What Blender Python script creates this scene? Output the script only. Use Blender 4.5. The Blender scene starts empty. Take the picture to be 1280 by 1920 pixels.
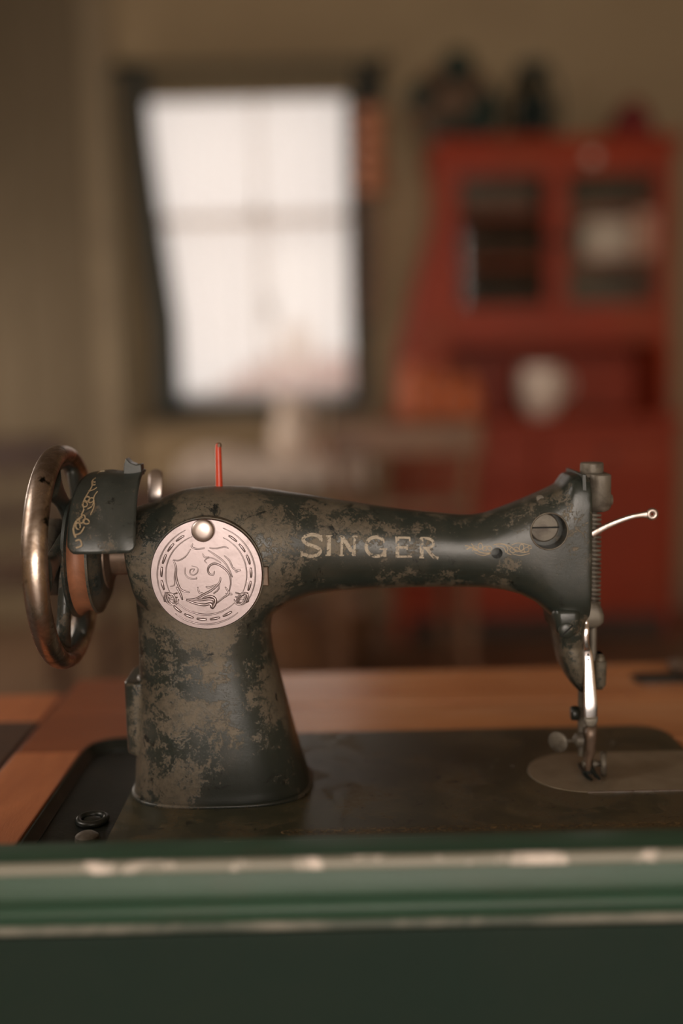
import bpy, bmesh, math, random
from mathutils import Vector, Matrix
from mathutils.bvhtree import BVHTree
random.seed(7)
SC = bpy.context.scene
COL = SC.collection
PI = math.pi
# ------------------------------------------------------------------ camera
FPX = 1972.0
PITCH, ROLL = math.radians(7.2), math.radians(-1.3)
CAM = Vector((0, -.68, 1.003))
CM = Matrix.Rotation(PI/2 - PITCH, 3, 'X') @ Matrix.Rotation(ROLL, 3, 'Z')
cd = bpy.data.cameras.new('camera'); co = bpy.data.objects.new('camera', cd); COL.objects.link(co)
co.matrix_world = Matrix.Translation(CAM) @ CM.to_4x4()
cd.sensor_fit = 'VERTICAL'; cd.sensor_height = 36; cd.sensor_width = 24
cd.lens = FPX/1920*36
cd.clip_start = .05; cd.clip_end = 100
cd.dof.use_dof = True; cd.dof.focus_distance = .652; cd.dof.aperture_fstop = 1.45
SC.camera = co
# ------------------------------------------------------------------ world, light, exposure
w = bpy.data.worlds.new('World'); SC.world = w; w.use_nodes = True
bg = w.node_tree.nodes['Background']; bg.inputs[0].default_value = (1, .915, .89, 1); bg.inputs[1].default_value = 1.85
SC.view_settings.view_transform = 'Standard'; SC.view_settings.look = 'None'
SC.view_settings.exposure = 0; SC.view_settings.gamma = 1
def area(name, loc, rot, sx, sy, power, col):
    l = bpy.data.lights.new(name, 'AREA'); l.shape = 'RECTANGLE'; l.size = sx; l.size_y = sy; l.energy = power; l.color = col
    o = bpy.data.objects.new(name, l); COL.objects.link(o); o.location = loc; o.rotation_euler = rot
    return o
# daylight through the window of the wall behind the camera
area('window_daylight', (.2, -4.40, 1.50), (PI/2, 0, 0), 2.3, 2.1, 118, (1, .86, .73))
# fill added for the side table and lower back wall, at an invented low window
area('left_fill_light', (-1.93, 2.85, .95), (0, math.radians(-90), 0), .68, .9, 12.5, (1, .84, .70))
# light added to brighten the table from above, at an invented high left-hand window
area('side_fill_light', (-1.93, -.35, 2.0), (0, math.radians(-90), 0), .8, 1.0, 19, (1, .87, .76))

def ray(px, py): return CM @ Vector(((px-640)/FPX, -(py-960)/FPX, -1))
def PY(px, py, Y=0.0):
    d = ray(px, py); return CAM + d*((Y-CAM.y)/d.y)
def PZ(px, py, z):
    d = ray(px, py); return CAM + d*((z-CAM.z)/d.z)
ZB = .735
# ------------------------------------------------------------------ materials
def L(r, g=None, b=None):
    f = lambda c: (c/255/12.92 if c/255 <= .04045 else ((c/255+.055)/1.055)**2.4)
    return (f(r), f(g), f(b), 1)
def mat(name, c1, c2=None, scale=20, lo=.5, hi=.6, rough=.5, rough2=None, metal=0, metal2=None, bump=0, bscale=200, stretch=(1,1,1), c3=None, s3=60, lo3=.55, hi3=.7, detail=8, dist=.6, coat=0, alpha=None, spec=.5):
    m = bpy.data.materials.new(name); m.use_nodes = True
    nt = m.node_tree; N = nt.nodes; K = nt.links
    b = N['Principled BSDF']; b.inputs['Roughness'].default_value = rough; b.inputs['Metallic'].default_value = metal
    b.inputs['Specular IOR Level'].default_value = spec
    if coat: b.inputs['Coat Weight'].default_value = coat; b.inputs['Coat Roughness'].default_value = .2
    b.inputs['Base Color'].default_value = c1
    tc = N.new('ShaderNodeTexCoord'); mp = N.new('ShaderNodeMapping'); mp.inputs['Scale'].default_value = stretch
    K.new(tc.outputs['Object'], mp.inputs[0])
    def noise(s, d=detail):
        n = N.new('ShaderNodeTexNoise'); n.inputs['Scale'].default_value = s; n.inputs['Detail'].default_value = d
        n.inputs['Roughness'].default_value = .65; n.inputs['Distortion'].default_value = dist; K.new(mp.outputs[0], n.inputs['Vector']); return n
    def ramp(src, lo, hi):
        r = N.new('ShaderNodeMapRange'); r.inputs[1].default_value = lo; r.inputs[2].default_value = hi; r.clamp = True
        K.new(src, r.inputs[0]); return r.outputs[0]
    col = None
    if c2:
        f = ramp(noise(scale).outputs[0], lo, hi)
        mx = N.new('ShaderNodeMix'); mx.data_type = 'RGBA'; mx.inputs[6].default_value = c1; mx.inputs[7].default_value = c2
        K.new(f, mx.inputs[0]); col = mx.outputs[2]
        if rough2 is not None:
            r = N.new('ShaderNodeMix'); r.inputs[2].default_value = rough; r.inputs[3].default_value = rough2; K.new(f, r.inputs[0]); K.new(r.outputs[0], b.inputs['Roughness'])
        if metal2 is not None:
            r = N.new('ShaderNodeMix'); r.inputs[2].default_value = metal; r.inputs[3].default_value = metal2; K.new(f, r.inputs[0]); K.new(r.outputs[0], b.inputs['Metallic'])
    if c3:
        f3 = ramp(noise(s3).outputs[0], lo3, hi3)
        mx = N.new('ShaderNodeMix'); mx.data_type = 'RGBA'; mx.inputs[7].default_value = c3
        if col: K.new(col, mx.inputs[6])
        else: mx.inputs[6].default_value = c1
        K.new(f3, mx.inputs[0]); col = mx.outputs[2]
    if col: K.new(col, b.inputs['Base Color'])
    if alpha:
        K.new(ramp(noise(alpha[0]).outputs[0], alpha[1], alpha[2]), b.inputs['Alpha'])
    if bump:
        bp = N.new('ShaderNodeBump'); bp.inputs['Strength'].default_value = bump; bp.inputs['Distance'].default_value = .001
        K.new(noise(bscale, 4).outputs[0], bp.inputs['Height']); K.new(bp.outputs[0], b.inputs['Normal'])
    return m
def paint_mat(name, dark, tan, brown, thr=.0, rough=.36):
    """black japanned enamel worn through to grey-tan metal in ragged flakes"""
    m = bpy.data.materials.new(name); m.use_nodes = True; nt = m.node_tree; N = nt.nodes; K = nt.links
    b = N['Principled BSDF']
    tc = N.new('ShaderNodeTexCoord')
    def noise(s, d, ro, di):
        n = N.new('ShaderNodeTexNoise'); n.inputs['Scale'].default_value = s; n.inputs['Detail'].default_value = d
        n.inputs['Roughness'].default_value = ro; n.inputs['Distortion'].default_value = di; K.new(tc.outputs['Object'], n.inputs['Vector']); return n.outputs[0]
    def mth(op, a, c):
        x = N.new('ShaderNodeMath'); x.operation = op
        for i, v in enumerate((a, c)):
            if isinstance(v, (int, float)): x.inputs[i].default_value = v
            else: K.new(v, x.inputs[i])
        return x.outputs[0]
    def mr(v, lo, hi, a=0, c=1):
        r = N.new('ShaderNodeMapRange'); r.inputs[1].default_value = lo; r.inputs[2].default_value = hi; r.inputs[3].default_value = a; r.inputs[4].default_value = c; K.new(v, r.inputs[0]); return r.outputs[0]
    sx = N.new('ShaderNodeSeparateXYZ'); K.new(tc.outputs['Object'], sx.inputs[0])
    left = mth('ADD', mr(sx.outputs[0], -.06, .05, .016, -.016), mth('MULTIPLY', mr(sx.outputs[0], .135, .150), mr(sx.outputs[2], .124, .112, 0, .06)))      # the pillar end is far more worn than the arm
    big = noise(20, 3, .5, .3); mid = noise(95, 12, .78, .5); fine = noise(700, 5, .7, .3)
    s = mth('ADD', mth('ADD', mth('MULTIPLY', big, .42), mth('MULTIPLY', mid, .42)), mth('MULTIPLY', fine, .18))
    s = mth('ADD', s, mth('ADD', left, thr))
    f = mth('MULTIPLY', mr(s, .530, .548), mr(noise(260, 6, .7, .2), .36, .56, .45, 1))
    f2 = mr(noise(22, 6, .6, .4), .45, .68)
    f3 = mr(noise(90, 8, .7, .7), .60, .66)
    def mix(fa, a, c):
        x = N.new('ShaderNodeMix'); x.data_type = 'RGBA'; K.new(fa, x.inputs[0])
        for i, v in ((6, a), (7, c)):
            if isinstance(v, tuple): x.inputs[i].default_value = v
            else: K.new(v, x.inputs[i])
        return x.outputs[2]
    base = mix(f2, dark, brown)
    c = mix(f, base, tan)
    c = mix(f3, c, tuple(v*.35 for v in dark[:3]) + (1,))
    K.new(c, b.inputs['Base Color'])
    r = N.new('ShaderNodeMix'); r.inputs[2].default_value = rough; r.inputs[3].default_value = .55; K.new(f, r.inputs[0]); K.new(r.outputs[0], b.inputs['Roughness'])
    r = N.new('ShaderNodeMix'); r.inputs[2].default_value = 0; r.inputs[3].default_value = .35; K.new(f, r.inputs[0]); K.new(r.outputs[0], b.inputs['Metallic'])
    bp = N.new('ShaderNodeBump'); bp.inputs['Strength'].default_value = .25; bp.inputs['Distance'].default_value = .0004; bp.invert = True
    K.new(mth('ADD', f, mth('MULTIPLY', fine, .6)), bp.inputs['Height']); K.new(bp.outputs[0], b.inputs['Normal'])
    return m
M = {}
M['enamel'] = paint_mat('worn_enamel', (.022,.027,.022,1), (.135,.112,.080,1), (.046,.044,.034,1), .007, .31)
M['bed'] = paint_mat('bed_enamel', (.042,.042,.024,1), (.12,.094,.052,1), (.09,.074,.038,1), -.004, .38)
M['guard'] = paint_mat('guard_enamel', (.028,.034,.030,1), (.11,.09,.065,1), (.05,.052,.046,1), -.0, .3)
M['black'] = mat('black_paint', (.008,.012,.010,1), (.02,.022,.018,1), 60, rough=.35)
M['tray'] = mat('tray_paint', (.006,.009,.008,1), (.014,.015,.012,1), 40, rough=.4, bump=.2)
M['steel'] = mat('dull_steel', (.16,.14,.11,1), (.085,.07,.055,1), 90, .45, .65, rough=.5, metal=.3, bump=.15, bscale=900)
M['nickel'] = mat('polished_nickel', (.62,.54,.50,1), (.36,.29,.25,1), 160, .50, .7, rough=.36, rough2=.5, metal=1, c3=(.20,.15,.12,1), s3=500, lo3=.62, hi3=.70, bump=.06, bscale=500)
M['cover'] = mat('engraved_nickel', (.40,.335,.34,1), (.30,.25,.25,1), 90, .5, .8, rough=.34, rough2=.42, metal=1, c3=(.14,.11,.09,1), s3=700, lo3=.66, hi3=.73, bump=.05, bscale=600)
M['rim'] = mat('worn_rim_nickel', (.60,.50,.43,1), (.24,.18,.135,1), 45, .44, .60, rough=.27, rough2=.42, metal=1, c3=(.02,.022,.018,1), s3=75, lo3=.60, hi3=.66, bump=.15, bscale=500)
M['lever'] = mat('bright_chrome', (.95,.90,.90,1), (.8,.74,.72,1), 120, .6, .8, rough=.20, metal=1)
M['rust'] = mat('rusted_pulley', (.30,.12,.06,1), (.17,.075,.04,1), 60, .4, .7, rough=.55, bump=.2)
M['bronze'] = mat('worn_bronze', (.17,.11,.075,1), (.07,.05,.035,1), 80, .4, .7, rough=.4, metal=.4)
M['red_pin'] = mat('red_lacquer', (.55,.055,.02,1), (.38,.03,.012,1), 200, .5, .7, rough=.28)
M['dark'] = mat('dark_void', (.004,.005,.004,1), rough=.8)
M['gold'] = mat('gold_decal', (.36,.28,.17,1), (.24,.17,.10,1), 300, .4, .7, rough=.5, metal=.1, alpha=(420, .32, .44))
M['decal'] = mat('silver_gold_decal', (.40,.345,.26,1), (.24,.20,.15,1), 350, .4, .7, rough=.5, metal=.1, alpha=(330, .39, .48), detail=10)
M['golddim'] = mat('faded_gold_decal', (.30,.20,.09,1), (.10,.07,.03,1), 200, .4, .6, rough=.5, alpha=(260, .38, .52))
M['wood'] = mat('orange_wood', (.58,.26,.11,1), (.44,.175,.072,1), 6, .35, .7, rough=.27, stretch=(1,6,6), c3=(.66,.36,.19,1), s3=4, lo3=.5, hi3=.8, bump=.12, bscale=60)
M['wood2'] = mat('orange_wood_worn', (.56,.20,.08,1), (.40,.13,.05,1), 8, .35, .7, rough=.45, stretch=(5,1,5), c3=(.66,.38,.24,1), s3=160, lo3=.66, hi3=.74, bump=.2, bscale=90)
M['wood_dark'] = mat('dark_brown_wood', (.10,.05,.028,1), (.05,.026,.015,1), 8, .35, .7, rough=.6, stretch=(4,1,4))
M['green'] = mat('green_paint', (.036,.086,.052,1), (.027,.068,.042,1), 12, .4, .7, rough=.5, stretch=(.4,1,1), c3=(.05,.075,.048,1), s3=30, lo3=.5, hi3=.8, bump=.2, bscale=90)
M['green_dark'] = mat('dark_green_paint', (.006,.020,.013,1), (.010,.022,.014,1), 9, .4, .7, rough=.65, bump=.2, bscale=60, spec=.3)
M['worn'] = mat('worn_pale_edge', (.26,.25,.20,1), (.75,.66,.58,1), 35, .53, .62, rough=.4, c3=(.10,.14,.10,1), s3=22, lo3=.6, hi3=.7)
M['worn2'] = mat('faint_worn_edge', (.07,.085,.065,1), (.22,.21,.17,1), 14, .45, .62, rough=.5)
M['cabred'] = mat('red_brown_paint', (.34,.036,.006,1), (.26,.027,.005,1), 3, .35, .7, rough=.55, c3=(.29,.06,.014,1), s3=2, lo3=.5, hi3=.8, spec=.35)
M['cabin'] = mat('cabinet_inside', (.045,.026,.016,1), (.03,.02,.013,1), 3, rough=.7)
M['wall'] = mat('wall_plaster', (.33,.245,.14,1), (.29,.21,.12,1), 2, .35, .7, rough=.85, bump=.2, bscale=30)
M['trimw'] = mat('cream_trim', (.24,.18,.105,1), (.21,.155,.09,1), 4, rough=.6)
M['floor'] = mat('floor_boards', (.20,.12,.07,1), (.13,.075,.042,1), 4, .35, .7, rough=.5, stretch=(6,1,1))
M['ceil'] = mat('ceiling_paint', (.20,.155,.105,1), (.17,.13,.09,1), 2, rough=.9)
M['dgreen'] = mat('dark_green_window_paint', (.004,.011,.009,1), (.006,.014,.011,1), 10, rough=.6)
M['white'] = mat('white_ceramic', (.80,.66,.55,1), (.7,.56,.46,1), 8, rough=.3)
M['cloth'] = mat('white_cloth', (.78,.66,.57,1), (.7,.58,.5,1), 10, rough=.85, bump=.3, bscale=60)
M['linen'] = mat('beige_linen', (.17,.13,.075,1), (.145,.11,.062,1), 4, rough=.9, stretch=(8,8,1))
M['brown'] = mat('brown_wicker', (.13,.07,.035,1), (.07,.038,.02,1), 30, rough=.7, bump=.6, bscale=60)
M['leaf'] = mat('dark_leaf', (.008,.022,.014,1), (.018,.034,.022,1), 20, rough=.6)
M['iron'] = mat('blackened_iron', (.008,.018,.015,1), (.02,.03,.024,1), 20, rough=.4, metal=.3)
M['crimson'] = mat('crimson_cloth', (.16,.012,.010,1), (.10,.008,.008,1), 20, rough=.8)
M['orange'] = mat('orange_glaze', (.62,.16,.05,1), (.42,.09,.03,1), 10, rough=.3)
M['copper'] = mat('amber_copper', (.62,.27,.14,1), (.42,.15,.07,1), 30, rough=.38, metal=.2)
M['husk'] = mat('dried_husk', (.24,.15,.105,1), (.11,.065,.045,1), 30, rough=.8, bump=.5, bscale=80)
M['pink'] = mat('pink_linen', (.72,.40,.30,1), (.62,.32,.22,1), 12, rough=.8)
M['chairw'] = mat('chair_wood', (.085,.040,.022,1), (.05,.024,.014,1), 8, rough=.45)
M['tanw'] = mat('tan_wood', (.24,.12,.06,1), (.17,.085,.045,1), 8, rough=.45)
M['siding'] = mat('pale_siding', (.75,.62,.52,1), (.7,.56,.46,1), 3, rough=.9)
M['roofp'] = mat('terracotta_roof', (.38,.13,.09,1), (.30,.10,.07,1), 8, rough=.9)
M['ground'] = mat('dry_ground', (.42,.33,.25,1), (.32,.25,.17,1), 3, rough=1)
def glass_mat(name, tint, a):
    m = bpy.data.materials.new(name); m.use_nodes = True; N = m.node_tree.nodes; K = m.node_tree.links
    N.remove(N['Principled BSDF']); out = N['Material Output']
    t = N.new('ShaderNodeBsdfTransparent'); t.inputs[0].default_value = tint
    g = N.new('ShaderNodeBsdfGlossy'); g.inputs['Roughness'].default_value = .03
    mx = N.new('ShaderNodeMixShader'); mx.inputs[0].default_value = a
    K.new(t.outputs[0], mx.inputs[1]); K.new(g.outputs[0], mx.inputs[2]); K.new(mx.outputs[0], out.inputs[0]); return m
M['glass'] = glass_mat('window_glass', (.97,.98,.97,1), .06)
def sheer_mat():
    m = bpy.data.materials.new('sheer_cloth'); m.use_nodes = True; N = m.node_tree.nodes; K = m.node_tree.links
    N.remove(N['Principled BSDF']); out = N['Material Output']
    t = N.new('ShaderNodeBsdfTransparent'); tl = N.new('ShaderNodeBsdfTranslucent'); tl.inputs[0].default_value = (.9,.84,.8,1)
    df = N.new('ShaderNodeBsdfDiffuse'); df.inputs[0].default_value = (.8,.72,.66,1)
    a = N.new('ShaderNodeMixShader'); a.inputs[0].default_value = .3; K.new(tl.outputs[0], a.inputs[1]); K.new(df.outputs[0], a.inputs[2])
    mx = N.new('ShaderNodeMixShader'); mx.inputs[0].default_value = .70
    K.new(t.outputs[0], mx.inputs[1]); K.new(a.outputs[0], mx.inputs[2]); K.new(mx.outputs[0], out.inputs[0]); return m
M['sheer'] = sheer_mat()
M['board_wall'] = mat('dark_wall_boards', (.15,.112,.066,1), (.125,.092,.052,1), 3, .35, .7, rough=.8, stretch=(6,6,1))
M['plate'] = mat('grey_slide_plate', (.30,.25,.18,1), (.22,.18,.125,1), 40, .4, .7, rough=.40, metal=.2, bump=.1, bscale=300)
M['wood_red'] = mat('reddish_wood', (.30,.095,.038,1), (.22,.065,.026,1), 6, .35, .7, rough=.42, stretch=(1,6,6), bump=.12, bscale=60)
M['knobm'] = mat('polished_knob', (.72,.62,.58,1), rough=.42, metal=1)
# ------------------------------------------------------------------ mesh helpers
def obj(name, bm, m, parent=None, smooth=True, bevel=0, seg=2, sub=0, auto=True):
    me = bpy.data.meshes.new(name); bmesh.ops.recalc_face_normals(bm, faces=bm.faces); bm.to_mesh(me); bm.free()
    me.materials.append(M[m] if isinstance(m, str) else m)
    o = bpy.data.objects.new(name, me); COL.objects.link(o)
    if parent: o.parent = parent
    if smooth:
        me.polygons.foreach_set('use_smooth', [True]*len(me.polygons))
        if auto: me.set_sharp_from_angle(angle=math.radians(40))
    if bevel:
        b = o.modifiers.new('bevel', 'BEVEL'); b.width = bevel; b.segments = seg; b.limit_method = 'ANGLE'; b.angle_limit = math.radians(35)
        b.harden_normals = False
    if sub:
        s = o.modifiers.new('sub', 'SUBSURF'); s.levels = s.render_levels = sub
    return o
def thing(name, label, cat, loc=(0,0,0), group=None):
    o = bpy.data.objects.new(name, None); COL.objects.link(o); o.location = loc; o['label'] = label; o['category'] = cat
    if group: o['group'] = group
    bpy.context.view_layer.update()
    return o
def tag(o, label, cat, group=None):
    o['label'] = label; o['category'] = cat
    if group: o['group'] = group
    return o
def struct(o): o['kind'] = 'structure'; return o
def box(x0, x1, y0, y1, z0, z1, bm=None):
    bm = bm or bmesh.new()
    r = bmesh.ops.create_cube(bm, size=1)
    for v in r['verts']:
        v.co = Vector(((x0+x1)/2+v.co.x*(x1-x0), (y0+y1)/2+v.co.y*(y1-y0), (z0+z1)/2+v.co.z*(z1-z0)))
    return bm
def loft(rings, bm=None, caps=True, closed=True):
    bm = bm or bmesh.new(); vs = [[bm.verts.new(p) for p in r] for r in rings]
    n = len(rings[0])
    for a, b in zip(vs, vs[1:]):
        for i in range(n if closed else n-1):
            bm.faces.new((a[i], a[(i+1) % n], b[(i+1) % n], b[i]))
    if caps: bm.faces.new(vs[0]); bm.faces.new(list(reversed(vs[-1])))
    return bm
def prism(pts, axis, a, b, bm=None):
    """pts: 2D outline; axis 'y': (x,z); 'z': (x,y); 'x': (y,z)"""
    f = {'y': lambda p, t: (p[0], t, p[1]), 'z': lambda p, t: (p[0], p[1], t), 'x': lambda p, t: (t, p[0], p[1])}[axis]
    return loft([[f(p, a) for p in pts], [f(p, b) for p in pts]], bm)
def lathe(prof, c, axis='z', n=48, bm=None, caps=True, mod=None):
    """prof: [(r,h)] """
    rings = []
    for r, h in prof:
        ring = []
        for i in range(n):
            t = 2*PI*i/n; rr = r*(mod(i) if mod and r > 0 else 1); u, v = rr*math.cos(t), rr*math.sin(t)
            p = {'z': (u, v, h), 'y': (u, h, v), 'x': (h, u, v)}[axis]
            ring.append(Vector(c)+Vector(p))
        rings.append(ring)
    return loft(rings, bm, caps)
def tube(pts, r, n=10, bm=None, caps=True, flat=1):
    pts = [Vector(p) for p in pts]; rs = r if isinstance(r, (list, tuple)) else [r]*len(pts)
    rings = []; prev = None
    for i, p in enumerate(pts):
        t = (pts[min(i+1, len(pts)-1)]-pts[max(i-1, 0)]).normalized()
        if prev is None: u = t.orthogonal().normalized()
        else: u = (prev - t*prev.dot(t)).normalized()
        prev = u; v = t.cross(u)
        rings.append([p + (u*math.cos(2*PI*k/n) + v*math.sin(2*PI*k/n)*flat)*rs[i] for k in range(n)])
    return loft(rings, bm, caps)
def smoothline(pts, k=6):
    out = []; P = [pts[0]]+list(pts)+[pts[-1]]
    for i in range(1, len(P)-2):
        a, b, c, d = P[i-1:i+3]
        for j in range(k):
            t = j/k
            out.append(tuple(.5*((2*b[q])+(-a[q]+c[q])*t+(2*a[q]-5*b[q]+4*c[q]-d[q])*t*t+(-a[q]+3*b[q]-3*c[q]+d[q])*t**3) for q in range(len(b))))
    out.append(tuple(pts[-1])); return out
def torus(c, R, r, axis='z', n=64, m=14, sr=1, sa=1, bm=None):
    rings = []
    for i in range(n+1):
        t = 2*PI*i/n; ring = []
        for k in range(m):
            a = 2*PI*k/m; rr = R+r*sr*math.cos(a); h = r*sa*math.sin(a); u, v = rr*math.cos(t), rr*math.sin(t)
            p = {'z': (u, v, h), 'y': (u, h, v), 'x': (h, u, v)}[axis]; ring.append(Vector(c)+Vector(p))
        rings.append(ring)
    bm = loft(rings, bm, False); bmesh.ops.remove_doubles(bm, verts=bm.verts, dist=1e-7); return bm
def interp(tab, x):
    if x <= tab[0][0]: return tab[0][1:]
    for a, b in zip(tab, tab[1:]):
        if x <= b[0]:
            t = (x-a[0])/(b[0]-a[0]); return tuple(a[i]+(b[i]-a[i])*t for i in range(1, len(a)))
    return tab[-1][1:]
def sellipse(n, k):
    out = []
    for i in range(k):
        t = 2*PI*i/k; c, s = math.cos(t), math.sin(t)
        out.append((math.copysign(abs(c)**(2/n), c), math.copysign(abs(s)**(2/n), s)))
    return out
# ------------------------------------------------------------------ room shell
YW, XL, XR, YF, ZC = 3.75, -2.0, 2.4, -4.5, 2.85
floor = struct(obj('floor', box(XL-.1, XR+.1, YF-.1, YW+.1, -.1, -.02), 'wood_dark', smooth=False))
nb = 24
for i in range(nb):
    a = XL + (XR-XL)*i/nb; b = XL+(XR-XL)*(i+1)/nb
    obj('floor_board', box(a+.002, b-.002, YF, YW, -.02, 0), 'floor', floor, smooth=False)
struct(obj('ceiling', box(XL-.1, XR+.1, YF-.1, YW+.1, ZC, ZC+.1), 'ceil', smooth=False))
def wall_with_hole(name, y0, y1, hx0, hx1, hz0, hz1):
    bm = box(XL, hx0, y0, y1, 0, ZC); box(hx1, XR, y0, y1, 0, ZC, bm); box(hx0, hx1, y0, y1, 0, hz0, bm); box(hx0, hx1, y0, y1, hz1, ZC, bm)
    return struct(obj(name, bm, 'wall', smooth=False))
WA = PY(262, 742, YW); WB = PY(650, 140, YW)
wx0, wx1, wz0, wz1 = WA.x, WB.x, WA.z, WB.z
wall_with_hole('wall_back', YW, YW+.14, wx0-.03, wx1+.03, wz0-.03, wz1+.03)
wall_with_hole('wall_front', YF-.1, YF, -1.0, 1.4, .4, 2.6)
bm = box(XL-.1, XL, YF, -.85, 0, ZC); box(XL-.1, XL, .15, 2.35, 0, ZC, bm); box(XL-.1, XL, 3.35, YW, 0, ZC, bm); box(XL-.1, XL, -.85, .15, 0, 1.6, bm); box(XL-.1, XL, -.85, .15, 2.4, ZC, bm)
box(XL-.1, XL, 2.35, 3.35, 0, .6, bm); box(XL-.1, XL, 2.35, 3.35, 1.36, ZC, bm)
struct(obj('wall_left', bm, 'wall', smooth=False))
struct(obj('wall_right', box(XR, XR+.1, YF, YW, 0, ZC), 'wall', smooth=False))
struct(obj('baseboard_back', box(XL, XR, YW-.02, YW, 0, .14), 'trimw', smooth=False, bevel=.004))
# darker board panelling left of the cream upright
x_e = PY(174, 500, YW).x; x_ = x_e
while x_ > XL+.02:
    n_ = max(x_-.145, XL+.005)
    obj('wall_board', box(n_+.003, x_-.003, YW-.016, YW, .14, ZC), 'board_wall', bpy.data.objects['wall_back'], smooth=False, bevel=.003); x_ = n_
# cream upright
for i, (a, b, t) in enumerate(((176, 226, .03),)):
    p, q = PY(a, 500, YW), PY(b, 500, YW)
    struct(obj('trim_%d' % (i+1), box(p.x, q.x, YW-t, YW, .14, ZC), 'trimw', smooth=False, bevel=.005))
# window in the back wall
win = bpy.data.objects.new('window_1', None); COL.objects.link(win); struct(win)
fw = .05
bm = box(wx0-.07, wx0+.035, YW-.035, YW+.1, wz0-.085, wz1+.03); box(wx1-.012, wx1+.065, YW-.035, YW+.1, wz0-.085, wz1+.03, bm)
box(wx0+.035, wx1-.012, YW-.035, YW+.1, wz0-.085, wz0+.012, bm); box(wx0+.035, wx1-.012, YW-.035, YW+.1, wz1-.02, wz1+.03, bm)
obj('window_frame', bm, 'dgreen', win, smooth=False, bevel=.004)
mz = PY(480, 408, YW).z; mx_ = PY(484, 400, YW).x
obj('meeting_rail', box(wx0+.035, wx1-.012, YW+.03, YW+.07, mz-.018, mz+.018), 'white', win, smooth=False, bevel=.003)
bm = box(mx_-.008, mx_+.008, YW+.035, YW+.06, wz0+.012, mz-.018); obj('glazing_bar', bm, 'white', win, smooth=False)
bm = box(mx_-.008, mx_+.008, YW+.035, YW+.06, mz+.018, wz1-.02); obj('glazing_bar', bm, 'white', win, smooth=False)
for a, b in ((wx0+.035, mx_-.008), (mx_+.008, wx1-.012)):
    for c, d in ((wz0+.012, mz-.018), (mz+.018, wz1-.02)):
        obj('pane', box(a, b, YW+.044, YW+.048, c, d), 'glass', win, smooth=False)
p = PY(480, 392, YW)
bm = box(p.x-.035, p.x+.035, YW+.005, YW+.03, mz+.018, mz+.034); tube([(p.x-.01, YW+.01, mz+.03), (p.x+.02, YW, mz+.05)], .012, bm=bm)
obj('sash_latch', bm, 'iron', win)
p = PY(505, 560, YW)
obj('pull_cord', tube([(p.x, YW+.02, mz), (p.x, YW+.02, p.z-.02)], .003), 'iron', win)
obj('cord_toggle', lathe([(.004, .06), (.014, .03), (.017, 0), (.012, -.04), (.003, -.06)], (p.x, YW+.02, p.z-.04), n=16), 'iron', win)
s0 = PY(300, 780, YW)
struct(obj('trim_4', box(wx0-.09, wx1+.09, YW-.06, YW, wz0-.125, wz0-.086), 'trimw', smooth=False, bevel=.006))
# window of the wall behind the camera: frame only around the daylight opening
wf = bpy.data.objects.new('window_2', None); COL.objects.link(wf); struct(wf)
bm = box(-1, -.95, YF-.07, YF+.01, .4, 2.6); box(1.35, 1.4, YF-.07, YF+.01, .4, 2.6, bm); box(-1, 1.4, YF-.07, YF+.01, .4, .45, bm); box(-1, 1.4, YF-.07, YF+.01, 2.55, 2.6, bm)
obj('window_frame', bm, 'trimw', wf, smooth=False)
obj('pane', box(-.95, 1.35, YF-.05, YF-.045, .45, 2.55), 'glass', wf, smooth=False)
wf = bpy.data.objects.new('added_window_3', None); COL.objects.link(wf); struct(wf)  # unseen window added around the high side fill
bm = box(XL-.07, XL+.01, -.85, -.81, 1.6, 2.4); box(XL-.07, XL+.01, .11, .15, 1.6, 2.4, bm); box(XL-.07, XL+.01, -.85, .15, 1.6, 1.64, bm); box(XL-.07, XL+.01, -.85, .15, 2.36, 2.4, bm)
obj('window_frame', bm, 'trimw', wf, smooth=False)
obj('pane', box(XL-.05, XL-.045, -.81, .11, 1.64, 2.36), 'glass', wf, smooth=False)
wf = bpy.data.objects.new('added_window_4', None); COL.objects.link(wf); struct(wf)  # unseen window added around the low left fill
bm = box(XL-.07, XL+.01, 2.35, 2.39, .6, 1.36); box(XL-.07, XL+.01, 3.31, 3.35, .6, 1.36, bm); box(XL-.07, XL+.01, 2.35, 3.35, .6, .64, bm); box(XL-.07, XL+.01, 2.35, 3.35, 1.32, 1.36, bm)
obj('window_frame', bm, 'trimw', wf, smooth=False)
obj('pane', box(XL-.05, XL-.045, 2.39, 3.31, .64, 1.32), 'glass', wf, smooth=False)
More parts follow.
